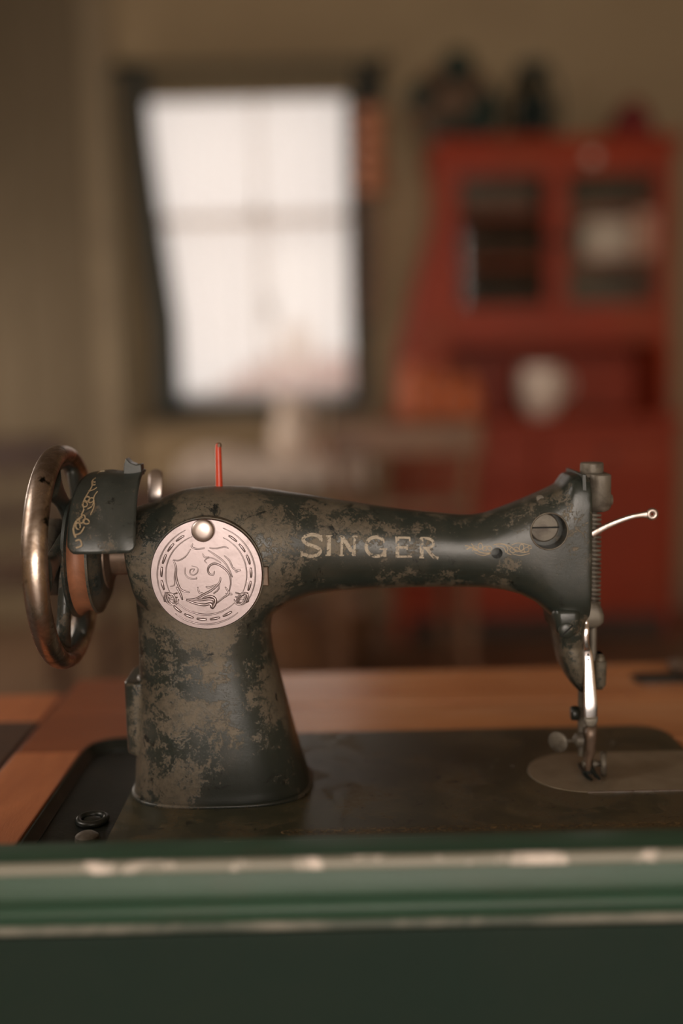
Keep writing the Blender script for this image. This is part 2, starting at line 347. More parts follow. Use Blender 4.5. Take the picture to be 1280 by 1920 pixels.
# outside
struct(obj('ground', box(-14, 14, YW+.2, 30, -.5, -.4), 'ground', smooth=False))
def house():
    h = thing('neighbour_house', 'low pale house with terracotta pink roof seen through the sheer curtain', 'house', (-.6, 12, -.4))
    bx_ = PY(430, 690, 11); cx_ = PY(640, 690, 11)
    def loc(bm):
        for v in bm.verts: v.co -= Vector(h.location)
        return bm
    x0, x1 = PY(395, 700, 11).x, PY(655, 700, 11).x
    z1 = PY(500, 742, 11).z; z2 = PY(500, 668, 11).z
    obj('wall', loc(box(x0+.2, x1+2.2, 11.2, 14, -.4, z1)), 'siding', h, smooth=False)
    ridge = [(x0-.1, 11, z1), (x1+2.4, 11, z1), (x1+2.4, 14.2, z1), (x0-.1, 14.2, z1), (x0+.55, 12.6, z2+.05), (x1+1.8, 12.6, z2+.05)]
    bm = bmesh.new(); v = [bm.verts.new(p) for p in ridge]
    for f in ((0,1,5,4), (1,2,5), (2,3,4,5), (3,0,4), (0,3,2,1)): bm.faces.new([v[i] for i in f])
    obj('roof', loc(bm), 'roofp', h, smooth=False)
    p, q = PY(528, 600, 12.5), PY(582, 600, 12.5)
    obj('dormer', loc(box(p.x, q.x, 12.2, 13, z1, PY(550, 612, 12.5).z)), 'siding', h, smooth=False)
    obj('door', loc(box(x0+.8, x0+1.5, 11.16, 11.2, -.4, z1-.3)), 'roofp', h, smooth=False)
house()
# curtains
def curtain(name, xl, xr, z0, z1, y, m, amp=.02, waves=7, n=80, nz=24, thick=.0, parent=None):
    bm = bmesh.new(); g = []
    for j in range(nz+1):
        t = j/nz; z = z1+(z0-z1)*t; row = []
        a, b = xl(t), xr(t)
        for i in range(n+1):
            s = i/n; row.append(bm.verts.new((a+(b-a)*s, y+amp*math.sin(2*PI*waves*s+.4*math.sin(3*t)) * (.6+.4*t), z)))
        g.append(row)
    for a, b in zip(g, g[1:]):
        for i in range(n): bm.faces.new((a[i], a[i+1], b[i+1], b[i]))
    o = obj(name, bm, m, parent, auto=False)
    if thick:
        s = o.modifiers.new('s', 'SOLIDIFY'); s.thickness = thick
    return o
def pxx(tab, Y):
    return lambda t: (lambda r: PY(r[0], r[1], Y).x)(interp(tab, t))
Yc = YW-.10
top = PY(450, 118, Yc).z; bot = PY(450, 790, Yc).z
sh = curtain('sheer_curtain', pxx([(0, 262, 130), (1, 300, 760)], Yc), pxx([(0, 648, 130), (1, 656, 760)], Yc), PY(480, 752, Yc).z, PY(480, 150, Yc).z, Yc, 'sheer', .012, 9)
obj('curtain_heading', box(PY(256, 130, Yc).x, PY(664, 130, Yc).x, Yc-.012, Yc+.012, PY(480, 186, Yc).z, PY(480, 122, Yc).z), 'linen', sh, smooth=False, bevel=.004)
tag(sh, 'white sheer curtain glowing in front of the back wall window', 'curtain')
dr = thing('drape', 'beige drape with dark green border hanging left of the window', 'curtain', (PY(250, 500, Yc).x, Yc-.04, 0))
Yd = -.0
def dl(tab): 
    f = pxx(tab, Yc-.04); return lambda t: f(t)-dr.location.x
ztop, zbot = PY(240, 118, Yc-.04).z, PY(300, 800, Yc-.04).z
curtain('drape_panel', dl([(0, 205, 120), (1, 232, 800)]), dl([(0, 232, 120), (.42, 262, 400), (.72, 290, 600), (1, 294, 790)]), zbot, ztop, 0, 'linen', .012, 4, parent=dr, thick=.003)
curtain('drape_border', dl([(0, 232, 120), (.42, 262, 400), (.72, 290, 600), (1, 294, 790)]), dl([(0, 272, 120), (.2, 283, 250), (.42, 304, 400), (.72, 335, 600), (1, 342, 790)]), PY(300, 785, Yc-.04).z, ztop, 0, 'dgreen', .004, 1, parent=dr, thick=.004)
rod = thing('curtain_rod', 'thin dark curtain rod with round finials above the window', 'curtain rod', (PY(460, 122, Yc-.04).x, Yc-.04, PY(460, 122, Yc-.04).z))
a, b = PY(222, 122, Yc-.04).x-rod.location.x, PY(715, 122, Yc-.04).x-rod.location.x
obj('rod', tube([(a, 0, 0), (b, 0, 0)], .009), 'iron', rod)
for q in (a, b): obj('finial', lathe([(.003, -.03), (.018, -.02), (.026, 0), (.018, .02), (.003, .03)], (q, 0, 0), 'x', 16), 'iron', rod)
for q in (a+.04, b-.04): obj('bracket', box(q-.008, q+.008, 0, .138, -.012, .012), 'iron', rod)
# hanging string beside the window
def hanging():
    Y = YW-.03
    top = PY(698, 125, Y)
    h = thing('hanging_string', 'string of ribbed amber copper moulds over dried husks hanging right of window', 'wall ornament', top)
    o = Vector(top)
    obj('cord', tube([Vector((0,0,.0)), PY(697, 620, Y)-o], .006), 'iron', h)
    bm = bmesh.new()
    for dx in (-.02, .018): tube([Vector((dx*.3, 0, 0)), Vector((dx, -.015, -.07)), Vector((dx*1.3, -.01, -.15))], [.012, .026, .008], bm=bm)
    obj('bow', bm, 'dgreen', h)
    for k in range(5):
        c = PY(696, 215+k*33, Y-.05)-o
        obj('copper_mould', lathe([(.004, .032), (.036, .029), (.048, .014), (.060, .004), (.058, -.012), (.046, -.026), (.01, -.034)], c, n=24, mod=lambda i: 1+.05*(i % 2)), 'copper', h)
    for k in range(7):
        c = PY(694+random.uniform(-5, 5), 385+k*33, Y-.03)-o
        obj('dried_husk', lathe([(.004, .04), (.022, .02), (.034, 0), (.026, -.02), (.005, -.036)], c, n=12, mod=lambda i: 1+.12*(i % 2)), 'husk', h)
hanging()
# ------------------------------------------------------------------ red cabinet
def cabinet():
    Y = 3.30
    def X(px, py=500): return PY(px, py, Y).x
    def Z(py, px=1040): return PY(px, py, Y).z
    c = thing('dresser_cabinet', 'tall red-brown painted dresser with two glazed doors against the back wall', 'cabinet', (X(1010), Y, 0))
    o = Vector(c.location)
    def part(name, bm, m='cabred', parent=c, **k):
        if parent is c:
            for v in bm.verts: v.co -= o
        else:
            for v in bm.verts: v.co -= o
        k.setdefault('smooth', False); return obj(name, bm, m, parent, **k)
    xl, xr = X(824, 450), X(1262, 450); yb = YW-.02
    bl, br = X(742, 900), X(1266, 900)+.0
    zt, zh, zc = Z(268), Z(640), Z(782)
    y2 = Y+.12   # hutch is shallower than the base
    # hutch sides with the waterfall bracket down to the counter
    for sx, s in ((xl, 1), (xr, -1)):
        pts = [(Y, zt), (yb, zt), (yb, zc), (Y-.02, zc), (Y-.02, zh-.08), (Y, zh)]
        part('side_panel', prism(pts, 'x', sx, sx+s*.03), bevel=.003)
    # scrolled brackets widening the dresser to its counter
    cur = smoothline([(xl, Z(380)), (X(806, 450), Z(440)), (X(785, 520), Z(520)), (X(768, 600), Z(590)), (X(752, 660), Z(660)), (X(745, 760), zc)], 4)
    part('side_bracket', prism(cur+[(xl, zc)], 'y', Y+.02, Y+.30), bevel=.003)
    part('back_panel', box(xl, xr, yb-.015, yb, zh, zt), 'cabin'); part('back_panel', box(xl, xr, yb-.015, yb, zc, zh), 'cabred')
    part('cornice', prism([(Y-.03, zt+.02), (yb, zt+.02), (yb, zt-.03), (Y, zt-.03), (Y-.01, zt-.01), (Y-.03, zt)], 'x', xl-.02, xr+.02), bevel=.003)
    part('shelf_board', box(xl+.03, xr-.03, Y+.02, yb-.015, zh-.01, zh+.02))
    part('rail', box(xl+.03, xr-.03, Y, Y+.03, Z(632), Z(598)), bevel=.003)
    part('rail', box(xl+.03, xr-.03, Y, Y+.03, Z(305), zt-.03), bevel=.003)
    m0, m1 = X(1016, 450), X(1064, 450)
    # two doors
    for a, b in ((xl+.03, (m0+m1)/2-.002), ((m0+m1)/2+.002, xr-.03)):
        z0, z1 = Z(600), Z(303); sw = .042
        dy0, dy1 = Y-.012, Y+.014
        bm = box(a, a+sw, dy0, dy1, z0, z1); box(b-sw+.012, b, dy0, dy1, z0, z1, bm); box(a+sw, b-sw+.012, dy0, dy1, z0, z0+.055, bm); box(a+sw, b-sw+.012, dy0, dy1, z1-.045, z1, bm)
        d = part('door', bm, bevel=.003)
        part('glass_pane', box(a+sw, b-sw+.012, Y, Y+.003, z0+.055, z1-.045), 'glass', d)
        kx = b-.02 if a < m0-.2 else a+.02
        part('knob', lathe([(.006, 0), (.006, .012), (.014, .018), (.012, .028), (.003, .032)], (kx, dy0-.03, (z0+z1)/2), 'y', 16), 'iron', d, smooth=True)
    part('shelf_board', box(xl+.03, xr-.03, Y+.04, yb-.015, Z(492), Z(484)), 'cabred')
    part('shelf_board', box(xl+.03, xr-.03, Y+.04, yb-.015, Z(400), Z(393)), 'cabred')
    # base
    part('counter', box(bl-.02, br+.02, Y-.07, yb, zc-.035, zc), bevel=.006)
    for a, b in ((bl, bl+.03), (br-.03, br)): part('side_panel', box(a, b, Y-.04, yb, 0, zc-.035), bevel=.003)
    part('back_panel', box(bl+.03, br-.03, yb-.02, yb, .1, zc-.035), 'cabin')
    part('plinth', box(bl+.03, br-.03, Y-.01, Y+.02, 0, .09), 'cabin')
    part('rail', box(bl+.03, br-.03, Y-.035, Y, zc-.07, zc-.035)); part('rail', box(bl+.03, br-.03, Y-.035, Y, zc-.27, zc-.24)); part('rail', box(bl+.03, br-.03, Y-.035, Y, .09, .14))
    mid = (bl+br)/2
    for a, b in ((bl+.035, mid-.004), (mid+.004, br-.035)):
        d = part('drawer', box(a, b, Y-.05, Y-.02, zc-.236, zc-.074), bevel=.006)
        part('knob', lathe([(.008, 0), (.008, -.015), (.018, -.022), (.014, -.034), (.003, -.038)], ((a+b)/2, Y-.05, zc-.155), 'y', 16), 'iron', d, smooth=True)
        bm = box(a, b, Y-.045, Y-.02, .144, zc-.274)
        d = part('cupboard_door', bm, bevel=.006)
        part('raised_panel', box(a+.07, b-.07, Y-.055, Y-.045, .21, zc-.34), 'cabred', d, bevel=.008)
        part('knob', lathe([(.008, 0), (.008, -.015), (.018, -.022), (.014, -.034), (.003, -.038)], (b-.03 if b < mid+.01 else a+.03, Y-.045, (zc)/2), 'y', 16), 'iron', d, smooth=True)
    # small pale knob added in place of a blurred highlight on the cornice
    part('highlight_knob', lathe([(.002, -.034), (.014, -.032), (.020, -.022), (.016, -.012)], (X(1108, 300), Y, Z(299)), 'y', 20), 'white', smooth=True)
    return Y, X, Z, zt+.02, zh+.02, zc, Z(484), Z(393), yb
CY, CX, CZ, c_top, c_sh, c_cnt, c_s2, c_s3, c_yb = cabinet()
def dressing():
    def at(px, py, Y): return PY(px, py, Y)
    # white jug in the open niche
    p = at(1017, 705, CY+.02)
    v = thing('ceramic_jug', 'round white ceramic jug in the open niche of the red dresser', 'jug', (p.x, CY+.06, c_cnt))
    obj('body', lathe([(.035, 0), (.048, .006), (.072, .05), (.088, .11), (.088, .14), (.078, .175), (.082, .19), (.075, .188), (.068, .165), (.02, .10)], (0,0,0), n=32), 'white', v)
    obj('handle', tube(smoothline([(.078, 0, .155), (.105, 0, .15), (.11, 0, .10), (.078, 0, .07)], 4), .006), 'white', v)
    # orange jars on the counter, left
    for px, h, lab in ((775, .20, 'tall orange glazed jar at the left end of the dresser counter'), (825, .17, 'orange glazed jar between two others on the dresser counter'), (875, .14, 'smallest orange glazed jar on the dresser counter')):
        p = at(px, 700, CY)
        j = thing('glazed_jar', lab, 'jar', (p.x, CY-.02, c_cnt), 'orange jars on the dresser counter')
        obj('body', lathe([(.03, 0), (.045, .01), (.050, h*.45), (.046, h*.75), (.030, h*.9), (.032, h)], (0,0,0), n=24), 'orange', j)
        obj('lid', lathe([(.034, h), (.034, h+.008), (.012, h+.02), (.008, h+.034), (.002, h+.036)], (0,0,0), n=24), 'orange', j)
    # plates standing and stacked behind the glass
    for k, px in enumerate((905, 965)):
        p = at(px, 350, CY+.3)
        pl = obj('display_plate', lathe([(.002, 0), (.045, .0), (.070, -.012), (.072, -.010), (.045, .004), (.002, .004)], (0,0,0), 'y', 32), 'husk')
        pl.location = (p.x, CY+.30, c_s3+.073); pl.rotation_euler = (math.radians(-8), 0, 0)
        tag(pl, ('left' if k == 0 else 'right')+' one of two brown plates on top shelf behind left glass door', 'plate', 'display plates')
    for k, px in enumerate((900, 975)):
        p = at(px, 450, CY+.2)
        b = obj('stoneware_bowl', lathe([(.03, 0), (.034, .006), (.065, .05), (.07, .07), (.064, .068), (.03, .012)], (0,0,0), n=28), 'chairw')
        b.location = (p.x, CY+.2, c_s2); tag(b, ('left' if k == 0 else 'right')+' brown bowl on middle shelf behind left glass door', 'bowl', 'stoneware bowls')
    for k, (px, w_, m_, lab) in enumerate(((1128, .17, 'cloth', 'folded white linen stack behind the right glass door'), (1208, .13, 'pink', 'folded salmon pink linen stack behind right glass door, beside white linen'))):
        p = at(px, 450, CY+.12)
        t = thing('folded_linen', lab, 'linen', (p.x, CY+.092, c_s2), 'folded linens')
        for q in range(5 if k == 0 else 6):
            zz = q*.028
            r = [(-w_/2, -.07), (w_/2, -.07), (w_/2, .09), (-w_/2, .09)]
            obj('folded_cloth', box(-w_/2+random.uniform(0, .01), w_/2-random.uniform(0, .01), -.07, .09, zz+.001, zz+.027), m_, t, bevel=.010, seg=3, smooth=True)
    p = at(1150, 540, CY+.2)
    cr = obj('stoneware_crock', lathe([(.06, 0), (.10, .01), (.115, .05), (.11, .10), (.09, .12), (.094, .13), (.085, .13), (.08, .11)], (0,0,0), n=32), 'steel')
    cr.location = (p.x, CY+.2, c_sh); tag(cr, 'wide grey crock on bottom shelf behind right glass door', 'crock')
    p = at(930, 540, CY+.2)
    cr = obj('oval_tureen', lathe([(.05, 0), (.08, .01), (.10, .05), (.09, .09), (.03, .12), (.01, .135)], (0,0,0), n=32), 'chairw')
    cr.location = (p.x, CY+.2, c_sh); tag(cr, 'brown lidded tureen on bottom shelf behind left glass door', 'tureen')
    # wreath on top of the dresser
    p = at(850, 185, CY+.1)
    wr = thing('leaf_wreath', 'big round brown wicker wreath with dark green balls on top of dresser, leftmost', 'wreath', (p.x, CY+.12, c_top))
    R = .125; cz = R+.03
    obj('wicker_ring', torus((0,0,cz), R, .032, 'y', 40, 10), 'brown', wr)
    obj('wicker_disc', lathe([(.002, .012), (.10, .01), (.115, 0), (.10, -.006), (.002, -.004)], (0,0,cz), 'y', 40), 'brown', wr)
    for a, r in ((.0, .046), (1.45, .060), (2.95, .052), (5.4, .072), (4.4, .055), (5.9, .062)):
        bm = bmesh.new(); bmesh.ops.create_icosphere(bm, subdivisions=3, radius=r)
        for v in bm.verts: v.co *= 1+random.uniform(-.12, .12); v.co += Vector((math.cos(a)*R, -.03, cz+math.sin(a)*R))
        obj('leaf_ball', bm, 'leaf', wr, auto=False)
    # lantern
    p = at(1002, 180, CY+.1)
    ln = thing('oil_lantern', 'dark green metal lantern standing on the middle of the dresser top', 'lantern', (p.x, CY+.12, c_top))
    obj('base', lathe([(.066, 0), (.068, .012), (.06, .03), (.045, .045), (.04, .06)], (0,0,0), n=32), 'iron', ln)
    obj('glass_globe', lathe([(.04, .06), (.058, .09), (.060, .12), (.048, .16), (.038, .18)], (0,0,0), n=32, caps=False), 'iron', ln)
    obj('chimney', lathe([(.042, .18), (.03, .20), (.026, .25), (.048, .265), (.052, .285), (.03, .30), (.004, .305)], (0,0,0), n=32), 'iron', ln)
    for s in (-1, 1): obj('side_tube', tube(smoothline([(s*.06, 0, .02), (s*.072, 0, .08), (s*.070, 0, .18), (s*.045, 0, .26)], 4), .007), 'iron', ln)
    for c_ in list(bpy.data.objects):
        if c_.parent == ln:
            for v in c_.data.vertices: v.co.x *= 1.28; v.co.y *= 1.28
    # red peaked bundle
    p = at(1180, 240, CY+.1)
    bm = bmesh.new(); bmesh.ops.create_icosphere(bm, subdivisions=4, radius=1)
    for v in bm.verts:
        x, y, z = v.co; f = 1+.12*math.sin(5*math.atan2(y, x))
        hh = max(z, -.02)
        v.co = Vector((x*.085*f+.012, y*.07*f, (hh+.02)*.13*(1 if hh < .5 else 1+.3*(hh-.5))))
    rb = obj('cloth_bundle', bm, 'crimson', auto=False); rb.location = (p.x, CY+.1, c_top); tag(rb, 'dark crimson peaked cloth bundle on the right of the dresser top', 'cloth')
dressing()
# ------------------------------------------------------------------ side table, cloth, jug, chairs
def table_side():
    Y0 = 3.0
    a, b = PY(345, 842, Y0), PY(705, 842, Y0)
    zt = PY(520, 856, Y0+.25).z
    t = thing('side_table', 'brown wooden side table below the back wall window', 'table', ((a.x+b.x)/2, Y0+.25, 0))
    hw = (b.x-a.x)/2
    obj('tabletop', box(-hw, hw, -.25, .25, zt-.03, zt), 'chairw', t, smooth=False, bevel=.004)
    obj('apron', box(-hw+.04, hw-.04, -.2, -.18, zt-.11, zt-.03), 'chairw', t, smooth=False); obj('apron', box(-hw+.04, hw-.04, .18, .2, zt-.11, zt-.03), 'chairw', t, smooth=False)
    for sx in (-1, 1):
        for sy in (-1, 1):
            obj('leg', tube([(sx*(hw-.06), sy*.19, 0), (sx*(hw-.06), sy*.19, zt-.03)], [.016, .026], 12), 'chairw', t)
    c = PY(400, 860, Y0)
    x0, x1 = PY(335, 860, Y0).x-t.location.x, PY(695, 860, Y0).x-t.location.x
    bm = bmesh.new(); g = []
    zd = zt - (PY(520, 895, Y0).z - zt)*-1
    prof = [(.2, zt+.003), (-.1, zt+.003), (-.25, zt+.003), (-.257, zt-.005), (-.26, zt-.04), (-.262, zt-.085)]
    for i in range(61):
        s = i/60; row = []
        for k, (y, z) in enumerate(prof):
            dz = .012*math.sin(i*.9) if k == 5 else 0
            row.append(bm.verts.new((x0+(x1-x0)*s, y+(-abs(.008*math.sin(i*.6)) if k > 3 else 0), z+dz)))
        g.append(row)
    for p, q in zip(g, g[1:]):
        for k in range(len(prof)-1): bm.faces.new((p[k], q[k], q[k+1], p[k+1]))
    o = obj('table_runner', bm, 'cloth', auto=False); o.location = t.location; s = o.modifiers.new('s', 'SOLIDIFY'); s.thickness = .002; s.offset = 1
    tag(o, 'white cloth spread over the side table below the window', 'tablecloth')
    p = PY(550, 800, Y0+.15)
    j = thing('white_pitcher', 'tall white pitcher standing on the white cloth below the window', 'pitcher', (p.x, Y0+.12, zt+.007))
    obj('body', lathe([(.05, 0), (.065, .008), (.078, .05), (.08, .09), (.062, .14), (.048, .17), (.052, .20), (.060, .215), (.054, .213), (.045, .17)], (0,0,0), n=32), 'white', j)
    obj('handle', tube(smoothline([(.05, 0, .19), (.10, 0, .185), (.105, 0, .12), (.07, 0, .07)], 4), .008), 'white', j)
    obj('spout', tube([(-.045, 0, .19), (-.075, 0, .215)], [.02, .01]), 'white', j)
    # a small white jar and a salmon book on the cloth
    p = PY(405, 838, Y0+.1)
    b1 = obj('stacked_napkins', box(-.075, .075, -.06, .06, 0, .035), 'cloth', smooth=True, bevel=.012, seg=3); b1.location = (p.x, Y0+.1, zt+.007); tag(b1, 'folded white napkins lying at the left end of side table', 'napkins')
    p = PY(640, 838, Y0+.1)
    b1 = obj('salmon_box', box(-.07, .07, -.06, .06, 0, .045), 'pink', smooth=False, bevel=.004); b1.location = (p.x, Y0+.1, zt+.007); tag(b1, 'small salmon pink box on the side table right of the pitcher', 'box')
table_side()
def chair(px, Y, rz, m, lab, seat=.45, H=.92, w=.40):
    p = PY(px, 1000, Y)
    c = thing('wooden_chair', lab, 'chair', (p.x, Y, 0)); c.rotation_euler = (0, 0, rz)
    bm = box(-w/2, w/2, -.2, .2, seat-.03, seat); obj('seat', bm, m, c, smooth=False, bevel=.012, seg=3)
    for s in (-1, 1):
        obj('leg', tube([(s*(w/2-.03), -.17, 0), (s*(w/2-.03), -.17, seat-.03)], [.014, .02], 10), m, c)
        obj('leg', tube([(s*(w/2-.03), .21, 0), (s*(w/2-.03), .17, seat-.03)], [.014, .02], 10), m, c)
        obj('back_post', tube([(s*(w/2-.03), .18, seat), (s*(w/2-.03), .20, seat+.25), (s*(w/2-.02), .25, H)], .016, 10), m, c)
        obj('stretcher', tube([(s*(w/2-.03), -.17, .18), (s*(w/2-.03), .20, .18)], .009, 8), m, c)
    obj('top_rail', box(-w/2+.0, w/2, .235, .26, H-.08, H+.02), m, c, smooth=False, bevel=.01, seg=3)
    obj('mid_rail', box(-w/2+.03, w/2-.03, .205, .222, seat+.16, seat+.20), m, c, smooth=False, bevel=.004)
    for k in range(4):
        x = (-.5+(k+.5)/4)*(w-.1)
        obj('spindle', tube([(x, .213, seat+.2), (x, .245, H-.08)], .007, 8), m, c)
    return c
chair(-10, 2.5, math.radians(200), 'chairw', 'dark wooden chair at the far left, behind the handwheel', H=.84)
chair(740, 2.55, math.radians(185), 'tanw', 'tan wooden chair in front of the left part of red dresser', H=.86, w=.44)
chair(335, 2.45, math.radians(175), 'chairw', 'dark wooden chair in front of the side table', H=.71)
def basket():  # added basket, its tan stands in for a lit patch of floor
    p = PY(600, 1215, 2.2)
    b = thing('lit_floor_basket', 'tan woven basket added in place of the lit floor seen under the arm', 'basket', (PY(590, 1200, 2.9).x, 2.9, 0))
    obj('body', lathe([(.12, 0), (.14, .01), (.18, .16), (.19, .22), (.175, .22), (.13, .02)], (0,0,0), n=40, mod=lambda i: 1+.03*(i % 2)), 'tanw', b)
    obj('rim', torus((0,0,.222), .184, .013, 'z', 40, 8), 'tanw', b)
basket()
# ------------------------------------------------------------------ sewing table
BL = (PZ(42, 1575, ZB).x+PZ(160, 1400, ZB).x)/2
BFAR = (PZ(700, 1372, ZB).y+PZ(1100, 1361, ZB).y)/2
BR = PZ(1296, 1420, ZB).x
BN = -.0905
print('BED', BL, BR, BN, BFAR)
ZT = ZB-.0015
def rrect(x0, x1, y0, y1, r, k=8):
    pts = []
    for cx, cy, a0 in ((x1-r, y1-r, 0), (x0+r, y1-r, 90), (x0+r, y0+r, 180), (x1-r, y0+r, 270)):
        for i in range(k+1):
            a = math.radians(a0+90*i/k); pts.append((cx+r*math.cos(a), cy+r*math.sin(a)))
    return pts
def table():
    t = thing('sewing_table', 'orange-brown wooden sewing table with the machine bed sunk into it', 'table', (0, 0, 0))
    th = .022; far = PZ(700, 1258, ZT).y; front = -.156
    LS = PZ(50, 1385, ZT).x-.0   # left seam
    seam = PZ(100, 1400, ZT).y
    rs = PZ(1175, 1290, ZT).x
    g = .0007
    def pl(x0, x1, y0, y1, m='wood', lab=None, dz=0):
        o = obj('plank', box(x0+g, x1-g, y0+g, y1-g, ZT-th, ZT+dz), m, t, smooth=False, bevel=.0012)
        if lab: o['label'] = lab
        return o
    # far boards: keep clear of the rounded far corners with a cut-out frame piece
    R = .026; q = .0018
    mid = BFAR+.075
    ms = PZ(400, 1350, ZT).x
    pl(LS, ms, mid, far-.006, 'wood_red', 'dark reddish plank at the far left'); pl(ms, rs, mid, far); pl(rs, .60, mid, far+.006, 'wood')
    # board right behind the bed, with rounded corners cut into it
    def arcs(cx, cy, a0, a1, r, k=8): return [(cx+r*math.cos(math.radians(a0+(a1-a0)*i/k)), cy+r*math.sin(math.radians(a0+(a1-a0)*i/k))) for i in range(k+1)]
    L0, R0, F0 = BL-q, BR+q, BFAR+q
    yk = BFAR-R
    pts = [(LS+g, mid-g), (LS+g, seam+g), (L0, seam+g)] 
    lowL = min(seam, yk)
    pts = [(LS+g, mid-g), (LS+g, yk), (L0, yk)] + arcs(L0+R, F0-R, 180, 90, R) + [(ms-g, F0), (ms-g, mid-g)]
    obj('plank', prism(pts, 'z', ZT-th, ZT), 'wood_red', t, smooth=False, bevel=.0010)
    pts = [(ms+g, mid-g), (ms+g, F0)] + arcs(R0-R, F0-R, 90, 0, R) + [(R0, yk), (.60, yk), (.60, mid-g)]
    obj('plank', prism(pts, 'z', ZT-th, ZT), 'wood', t, smooth=False, bevel=.0010)
    ys = min(seam, yk)
    if seam < yk: pl(LS, L0, seam, yk, 'wood_red')
    pl(LS-.0, L0, front, ys, 'wood2', 'lighter worn plank left of the bed', .0004)
    pl(R0, .60, front, yk, 'wood')
    pl(L0, R0, front, BN-.002, 'wood')
    # darker fold-out leaf at the left
    pl(-.75, LS-.002, PZ(20, 1352, ZT).y, PZ(20, 1302, ZT).y, 'wood2')
    pl(-.75, LS-.002, front, PZ(20, 1352, ZT).y, 'wood_dark', 'dark brown leaf board')
    # iron hinge plate with a pale knob at the far right
    hp = PZ(1232, 1275, ZT)
    o = obj('hinge_plate', prism(rrect(hp.x-.022, hp.x+.035, hp.y-.012, hp.y+.012, .011), 'z', ZT, ZT+.004), 'black', t, bevel=.0006); o['label'] = 'black oval iron plate'
    kp = PZ(1277, 1272, ZT)
    o = obj('knob', lathe([(.006, 0), (.006, .004), (.011, .008), (.012, .013), (.008, .018), (.002, .019)], (kp.x, kp.y, ZT), n=24), 'bronze', t); o['label'] = 'small brass knob'
    # frame below
    obj('apron', box(-.70, .56, far-.05, far-.03, ZT-th-.09, ZT-th), 'wood_dark', t, smooth=False)
    obj('apron', box(-.70, .56, front+.005, front+.03, ZT-th-.09, ZT-th), 'wood_dark', t, smooth=False)
    for x in (-.66, .52):
        for y in (front+.03, far-.06): obj('leg', tube([(x, y, 0), (x, y, ZT-th)], [.018, .028], 12), 'wood_dark', t)
    # well under the machine
    obj('well_floor', box(L0-.0, R0, BN-.002, F0, ZT-.055, ZT-.05), 'wood_dark', t, smooth=False)
    # green board
    g_ = thing('green_board', 'dark green painted moulded board along the near edge of sewing table', 'board', (0, -.17, 0))
    z = ZB+.0038
    prof = [(-.1565, -.30), (-.1565, .0275), (-.158, .028), (-.182, .028), (-.1855, .0265), (-.187, .0235), (-.1895, .0150), (-.1895, .0120), (-.1855, .0080), (-.1845, .0035), (-.1855, .0015), (-.1885, .0005), (-.1905, -.0015), (-.1905, -.0045), (-.1890, -.0062), (-.1880, -.012), (-.1880, -.30)]
    pr = [(y+.17, z+zz) for y, zz in prof]
    obj('board', prism([p for p in pr], 'x', -.70, .62), 'green', g_, bevel=.0006)
    obj('worn_edge', tube([(-.70, -.0135, z+.0258), (.62, -.0135, z+.0258)], .0036, 16), 'worn', g_)
    obj('worn_bead', tube([(-.70, -.0192, z-.0030), (.62, -.0192, z-.0030)], .0026, 16), 'worn2', g_)
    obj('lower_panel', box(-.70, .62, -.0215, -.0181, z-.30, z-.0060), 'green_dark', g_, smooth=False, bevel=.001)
table()
# ------------------------------------------------------------------ sewing machine
mc = thing('sewing_machine', 'old black enamelled sewing machine with worn paint and SINGER lettering', 'sewing machine', (0, 0, ZB))
MO = Vector((0, 0, ZB))
def part(name, bm, m, parent=None, label=None, **k):
    for v in bm.verts: v.co -= MO
    o = obj(name, bm, m, parent or mc, **k)
    if label: o['label'] = label
    return o
def W(px, py, Y=0.0): return PY(px, py, Y)
mm = .001
# --- body casting: arm + pillar + head, united by a voxel remesh
arm_tab = [  # px, top, bottom, half depth, exponent
 (247, 962, 1062, 27, 2.6), (250, 954, 1078, 30, 2.6), (262, 950, 1125, 33, 2.6), (290, 942, 1160, 35.5, 2.5), (320, 929, 1175, 37, 2.4), (350, 918, 1180, 37.5, 2.4), (380, 913, 1182, 37.5, 2.4), (411, 911, 1180, 37.5, 2.3), (460, 912, 1172, 37, 2.3),
 (500, 916, 1155, 35.5, 2.2), (540, 922, 1128, 33, 2.1), (580, 928, 1113, 30, 2.1), (630, 936, 1106, 27, 2.1), (700, 947, 1102, 24.5, 2.1), (760, 955, 1100, 23, 2.1), (820, 961, 1099, 22, 2.1),
 (860, 965, 1099, 22, 2.1), (885, 965, 1099, 22, 2.2), (910, 961, 1100, 22.5, 2.3), (940, 951, 1103, 23.5, 2.5), (970, 940, 1110, 24.5, 2.8), (1000, 928, 1124, 25.5, 3.2), (1020, 920, 1142, 26, 3.6), (1038, 912, 1152, 26, 4), (1046, 908, 1153, 26, 4.2), (1052, 900, 1153, 26, 4.5), (1060, 888, 1153, 26, 4.8), (1074, 886, 1153, 26, 5), (1093, 888, 1153, 26, 5)]
rings = []
for px, t, b, hd, n in arm_tab:
    A, B = W(px, t), W(px, b); zc, hz = (A.z+B.z)/2, (A.z-B.z)/2
    rings.append([Vector(((A.x+B.x)/2, u*hd*mm, zc+v*hz)) for u, v in sellipse(n, 64)])
bm = loft(rings)
pil = [(1470, 257, 582, 42, 2.8), (1462, 257, 581, 42, 2.8), (1448, 258, 576, 41, 2.8), (1420, 259, 567, 40, 2.8), (1370, 261, 552, 38.5, 2.8), (1320, 262, 539, 37.5, 2.7), (1260, 264, 523, 36, 2.6), (1215, 264, 511, 35, 2.6), (1185, 263, 507, 35, 2.6), (1160, 262, 509, 35, 2.6), (1140, 260, 516, 35, 2.6), (1125, 258, 527, 35, 2.6), (1080, 256, 528, 34, 2.6), (1010, 256, 520, 30, 2.4)]
rings = []
